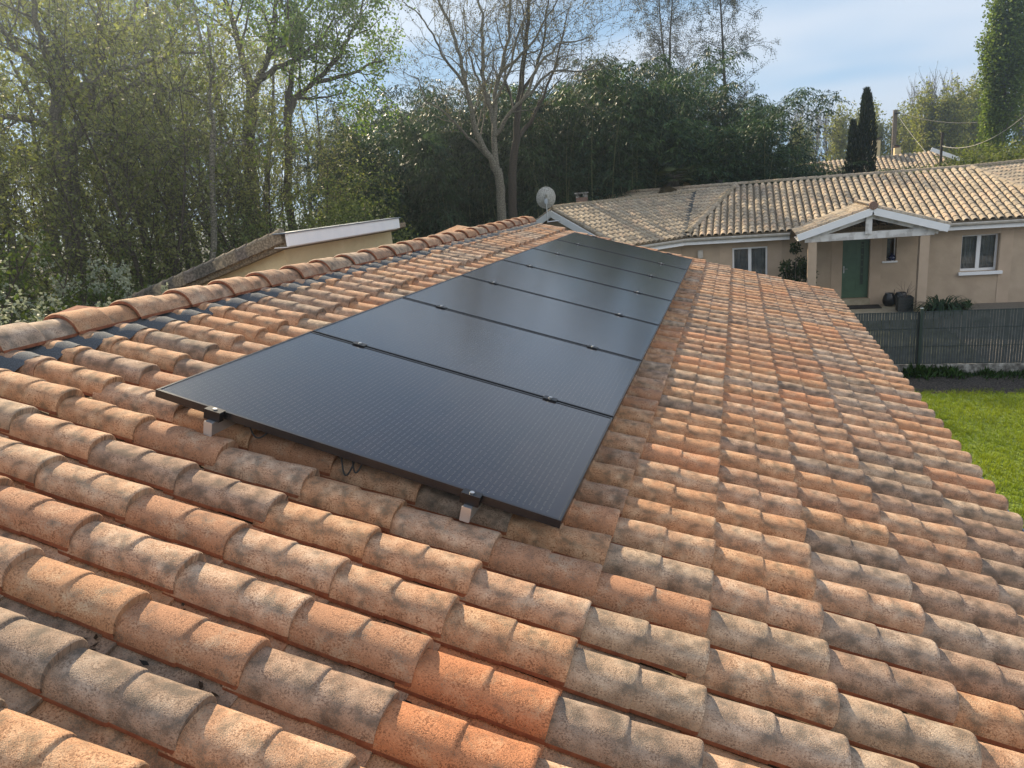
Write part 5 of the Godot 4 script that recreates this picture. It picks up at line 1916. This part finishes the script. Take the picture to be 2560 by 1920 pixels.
	# far wood: bare poplars and pale green crowns
	var F := {"wob": 0.16, "up": 0.22, "levels": 2, "kids": [6, 4], "limb_kids": 26, "from": 0.2, "spread": 0.42, "ratio": 0.55, "thin": 0.45, "least": 0.03, "limb_len": 3.6, "leaf_from": 2, "leaves": 2, "fuzz": 0.2, "size": 0.2, "wide": 0.6, "droop": 0.0, "tone": Color(0.15, 0.12, 0.08), "tone2": Color(0.2, 0.16, 0.1)}
	var fp := wild_tree("far_bare_poplar", "", "tree", 15.0, 0.22, M.bark, M.leaf, F, 3, 0.25)
	F.leaves = 16
	F.spread = 0.8
	F.size = 0.45
	F.fuzz = 0.5
	F.tone = Color(0.22, 0.235, 0.06)
	F.tone2 = Color(0.31, 0.29, 0.09)
	var fg := wild_tree("far_green_tree", "", "tree", 12.5, 0.25, M.bark, M.leaf, F, 2, 0.15)
	var seen := {}
	for s in [
		[0, 4.0, 112.0, 0.70, "far bare poplar in the gap between bamboo and cypress, leftmost"], [0, 5.2, 115.0, 0.66, "far bare poplar in that gap, second from the bamboo"], [0, 6.3, 110.0, 0.64, "far bare poplar close to the cypress's left side"], [1, 4.8, 100.0, 0.62, "far olive tree low in the gap left of the cypress"], [1, 6.6, 102.0, 0.7, "far olive tree touching the cypress's left side"],
		[1, 9.4, 112.0, 0.66, "far green tree right beside the cypress"], [1, 10.6, 115.0, 0.70, "far green tree behind the utility pole"], [1, 11.6, 112.0, 0.62, "far green tree right of the utility pole"],
		[0, 12.1, 118.0, 0.76, "far bare poplar under the overhead wire, left of the tall pair"], [0, 12.9, 116.0, 0.80, "tallest far bare poplar above the overhead wire"], [0, 13.7, 118.0, 0.74, "far bare poplar right of the tallest one"],
		[1, 14.3, 110.0, 0.80, "far green tree left of the columnar poplar"], [1, 15.4, 112.0, 0.72, "far olive tree beside the columnar poplar's left"], [1, 17.8, 108.0, 0.75, "far olive tree right of the columnar poplar"], [1, 8.2, 118.0, 0.8, "far green tree hidden by the cypress"], [1, 12.6, 100.0, 0.75, "far olive tree below the bare poplars"], [1, 13.6, 98.0, 0.75, "far olive tree above the pale green bushes"]]:
		var pr: Node3D = fp if s[0] == 0 else fg
		if not seen.has(s[0]):
			seen[s[0]] = true
			pr.position = around(s[1], s[2])
			pr.scale = Vector3.ONE * s[3]
			pr.set_meta("label", s[4])
		else:
			copy_of(pr, s[4], around(s[1], s[2]), rnd(0, TAU), s[3])
	# palm
	var pm := thing("fan_palm", "small shaggy fan palm against the dark bamboo behind the pale roof", "palm", Vector3(-0.35, YARD, -31.0))
	tr = MB.new()
	lf = MB.new()
	tr.tube(PackedVector3Array([Vector3(0, -0.1, 0), Vector3(0.05, 2.4, 0), Vector3(0, 4.75, 0)]), PackedFloat32Array([0.13, 0.14, 0.16]), 9, true)
	for k in 30:
		var a := k * 2.4
		var el := rnd(-0.75, 0.75)
		var d := Vector3(cos(a) * cos(el), sin(el), sin(a) * cos(el))
		var st := Vector3(0, 4.8, 0)
		var hub := st + d * rnd(0.4, 0.65)
		tr.tube(PackedVector3Array([st, hub]), PackedFloat32Array([0.016, 0.010]), 4)
		var side := d.cross(Vector3.UP).normalized()
		for j in 13:
			var q := (j - 6) * 0.2
			var al := (d * cos(q) + side * sin(q) + Vector3(0, -0.25, 0)).normalized()
			lf.col = (Color(0.07, 0.085, 0.035) if el > -0.25 else Color(0.12, 0.09, 0.05)) * rnd(0.75, 1.2)
			lf.leaf(hub, al, al.cross(d.cross(side)).normalized(), rnd(0.38, 0.55), 0.05)
	part("trunk", tr.mesh(M.bark_dark), pm)
	part("fronds", lf.mesh(M.leaf_dim), pm)
	# utility pole, thin post and wires
	var up := thing("utility_pole", "weathered brown utility pole with two wires against the far wood", "pole", Vector3(14.76, YARD, -66.68))
	part("shaft", bx(Vector3(-0.15, -0.2, -0.13), Vector3(0.15, 8.55, 0.13), M.wood, 0.02), up)
	part("insulator", bx(Vector3(-0.05, 8.2, 0.14), Vector3(0.35, 8.3, 0.22), M.black), up)
	var hp := thing("thin_post", "thin dark post holding the low end of the hanging cable", "post", Vector3(13.6, YARD, -46.51))
	part("shaft", bx(Vector3(-0.06, -0.2, -0.06), Vector3(0.06, 5.95, 0.06), M.bark_dark, 0.008), hp)
	for q in [[Vector3(14.95, 4.15, -66.6), Vector3(19.5, 2.4, -56.0), 0.5, "thick black wire running from the utility pole to the right", 0.022], [Vector3(14.9, 3.95, -66.6), Vector3(16.3, 0.6, -62.0), 0.1, "thin stay wire slanting down from the utility pole", 0.014], [Vector3(13.6, 1.0, -46.5), Vector3(14.9, 3.1, -34.0), 1.0, "pale cable swinging down from the right edge to the thin post", 0.014]]:
		var b := MB.new()
		var pts := PackedVector3Array()
		var rad := PackedFloat32Array()
		for j in 17:
			var t := j / 16.0
			pts.push_back(q[0].lerp(q[1], t) + Vector3(0, -q[2] * 4.0 * t * (1.0 - t), 0))
			rad.push_back(q[4])
		b.tube(pts, rad, 5)
		var o := struct("overhead_wire", b.mesh(M.cable if q[4] > 0.02 else M.gutter))
		o.remove_meta("kind")
		tag(o, q[3], "wire")
	# far house
	var fh := thing("far_house", "far bungalow with a tiled roof and two chimneys half hidden by bushes", "house", Vector3(12.5, YARD, -57.5))
	var inv := fh.transform.affine_inverse()
	var w := MB.new()
	w.box(Vector3(-5.2, -0.1, -3.4), Vector3(3.4, 3.4, 3.4))
	part("wall", w.mesh(M.cream), fh)
	var ev := Vector3(-5.6, 3.45, 3.8)
	var ap := Vector3(-5.6, 4.95, -0.2)
	var dk := slope_deck([ev, ev + Vector3(9.4, 0, 0), ap + Vector3(9.4, 0, 0), ap], M.deck)
	var rf := part("roof", dk.mesh(M.deck), fh)
	var upv := (ap - ev).normalized()
	var tone := {}
	for tq in slope_spots(ev, Vector3(1, 0, 0), upv, PackedVector2Array([Vector2(0, 0), Vector2(9.4, 0), Vector2(9.4, 4.2), Vector2(0, 4.2)]), 0.3, 0.42, 0.1):
		var k := rng.randi() % 4
		if not tone.has(k):
			tone[k] = SurfaceTool.new()
			tone[k].begin(Mesh.PRIMITIVE_TRIANGLES)
		tone[k].append_from(pale_barrels[0], 0, tq.scaled_local(Vector3(1.2, 1.2, 1.2)))
	var tm := ArrayMesh.new()
	for k in tone:
		tone[k].commit(tm)
		tm.surface_set_material(tm.get_surface_count() - 1, M.pale[k])
	stuff_part("roof_tiles", tm, rf)
	var dk2 := slope_deck([ap, ap + Vector3(9.4, 0, 0), ev + Vector3(9.4, 0, -8.0), ev + Vector3(0, 0, -8.0)], M.deck)
	part("rear_roof", dk2.mesh(M.deck), fh)
	for q in [[-0.55, 0.34, 6.1], [0.95, 0.2, 5.45]]:
		var cc := MB.new()
		cc.box(Vector3(q[0] - q[1], 3.9, -0.9), Vector3(q[0] + q[1], q[2], -0.4))
		var cm := part("chimney", cc.mesh(M.cream), fh)
		part("chimney_cap", bx(Vector3(q[0] - q[1] - 0.05, q[2] + 0.12, -0.95), Vector3(q[0] + q[1] + 0.05, q[2] + 0.2, -0.35), M.bark_dark), cm)
		part("chimney_pot", bx(Vector3(q[0] - q[1] * 0.6, q[2] + 0.001, -0.85), Vector3(q[0] + q[1] * 0.6, q[2] + 0.119, -0.45), M.brick), cm)
	var wh := MB.new()
	wh.bar(Vector3(3.9, 4.4, 2.8), Vector3(2.4, 5.1, 2.8), 0.05, 0.25)
	wh.bar(Vector3(3.9, 4.4, 2.8), Vector3(4.9, 3.9, 2.8), 0.05, 0.25)
	part("barge_board", wh.mesh(M.white), fh)

func porch_plants() -> void:
	var sh := bush("evergreen_shrub", "glossy dark evergreen shrub against the left porch post", "shrub", 0.75, 3.0, 3200, Color(0.018, 0.035, 0.014), Color(0.04, 0.065, 0.025), 0.10, M.leaf_dim)
	sh.position = Vector3(4.05, YARD, -22.75)
	sh.scale = Vector3(0.85, 1.0, 0.7)
	var ag := thing("strap_leaf_plant", "big clump of arching dark strap leaves at the right porch post", "plant", Vector3(8.15, YARD, -22.1))
	var lf := MB.new()
	for k in 210:
		var a := rnd(0, TAU)
		var out := Vector3(cos(a), 0, sin(a))
		var base := out * rnd(0.0, 0.28)
		var L := rnd(0.7, 1.3)
		var side := out.cross(Vector3.UP)
		lf.col = Color(0.016, 0.038, 0.018).lerp(Color(0.04, 0.07, 0.03), rng.randf()) * rnd(0.7, 1.2)
		var rowa := []
		var rowb := []
		for j in 6:
			var t := j / 5.0
			var p := base + out * (L * 0.75 * t) + Vector3(0, L * (1.5 * t - 1.35 * t * t), 0)
			var w := 0.02 * (1.0 - 0.85 * t * t)
			rowa.push_back(p - side * w)
			rowb.push_back(p + side * w)
		lf.grid([rowb, rowa])
	part("foliage", lf.mesh(M.leaf_dim), ag)
	var sm := bush("small_green_plant", "small light green plant right of the strap-leaf clump", "plant", 0.3, 0.42, 260, Color(0.03, 0.06, 0.018), Color(0.06, 0.10, 0.03), 0.11, M.leaf_dim)
	sm.position = Vector3(8.85, YARD, -22.6)
	var sm2 := bush("weed_tuft", "weed tuft in the gravel between the strap-leaf clump and the fence", "plant", 0.22, 0.16, 120, Color(0.03, 0.06, 0.018), Color(0.06, 0.09, 0.03), 0.08, M.leaf_dim)
	sm2.position = Vector3(9.0, YARD, -21.0)


# ---------------------------------------------------------------- scene
func _ready() -> void:
	rng.seed = 20240
	cam = Camera3D.new()
	cam.name = "camera"
	cam.fov = 57.12
	cam.near = 0.05
	cam.far = 900.0
	cam.transform = Transform3D(Basis(Vector3(0.95226, -0.08974, -0.29179), Vector3(0.00604, 0.96117, -0.2759), Vector3(0.30522, 0.26097, 0.91583)).orthonormalized(), cam_pos)
	add_child(cam)
	var env := Environment.new()
	env.background_mode = Environment.BG_SKY
	var sky := Sky.new()
	var sm := PanoramaSkyMaterial.new()
	sm.panorama = sky_picture()
	sky.sky_material = sm
	env.sky = sky
	env.background_energy_multiplier = 1.0
	env.tonemap_mode = Environment.TONE_MAPPER_LINEAR
	env.tonemap_exposure = 1.95
	env.sdfgi_enabled = true
	env.ssao_enabled = true
	env.ssil_enabled = true
	env.volumetric_fog_enabled = true
	env.volumetric_fog_density = 0.0013
	env.volumetric_fog_albedo = Color(0.86, 0.94, 1.0)
	env.volumetric_fog_anisotropy = 0.8
	env.volumetric_fog_length = 200.0
	var we := WorldEnvironment.new()
	we.name = "world_environment"
	we.environment = env
	add_child(we)
	var sun := DirectionalLight3D.new()
	sun.name = "sun"
	sun.light_energy = 1.6
	sun.light_color = Color(1.0, 0.92, 0.79)
	sun.light_angular_distance = 0.6
	sun.shadow_enabled = true
	add_child(sun)
	sun.look_at_from_position(sun_from() * 50.0, Vector3.ZERO)
	make_materials()
	ground()
	own_house()
	neighbour()
	annex()
	solar()
	fence()
	porch_things()
	porch_plants()
	dish()
	central_trees()
	left_wood()
	bamboo_wall()
	right_background()
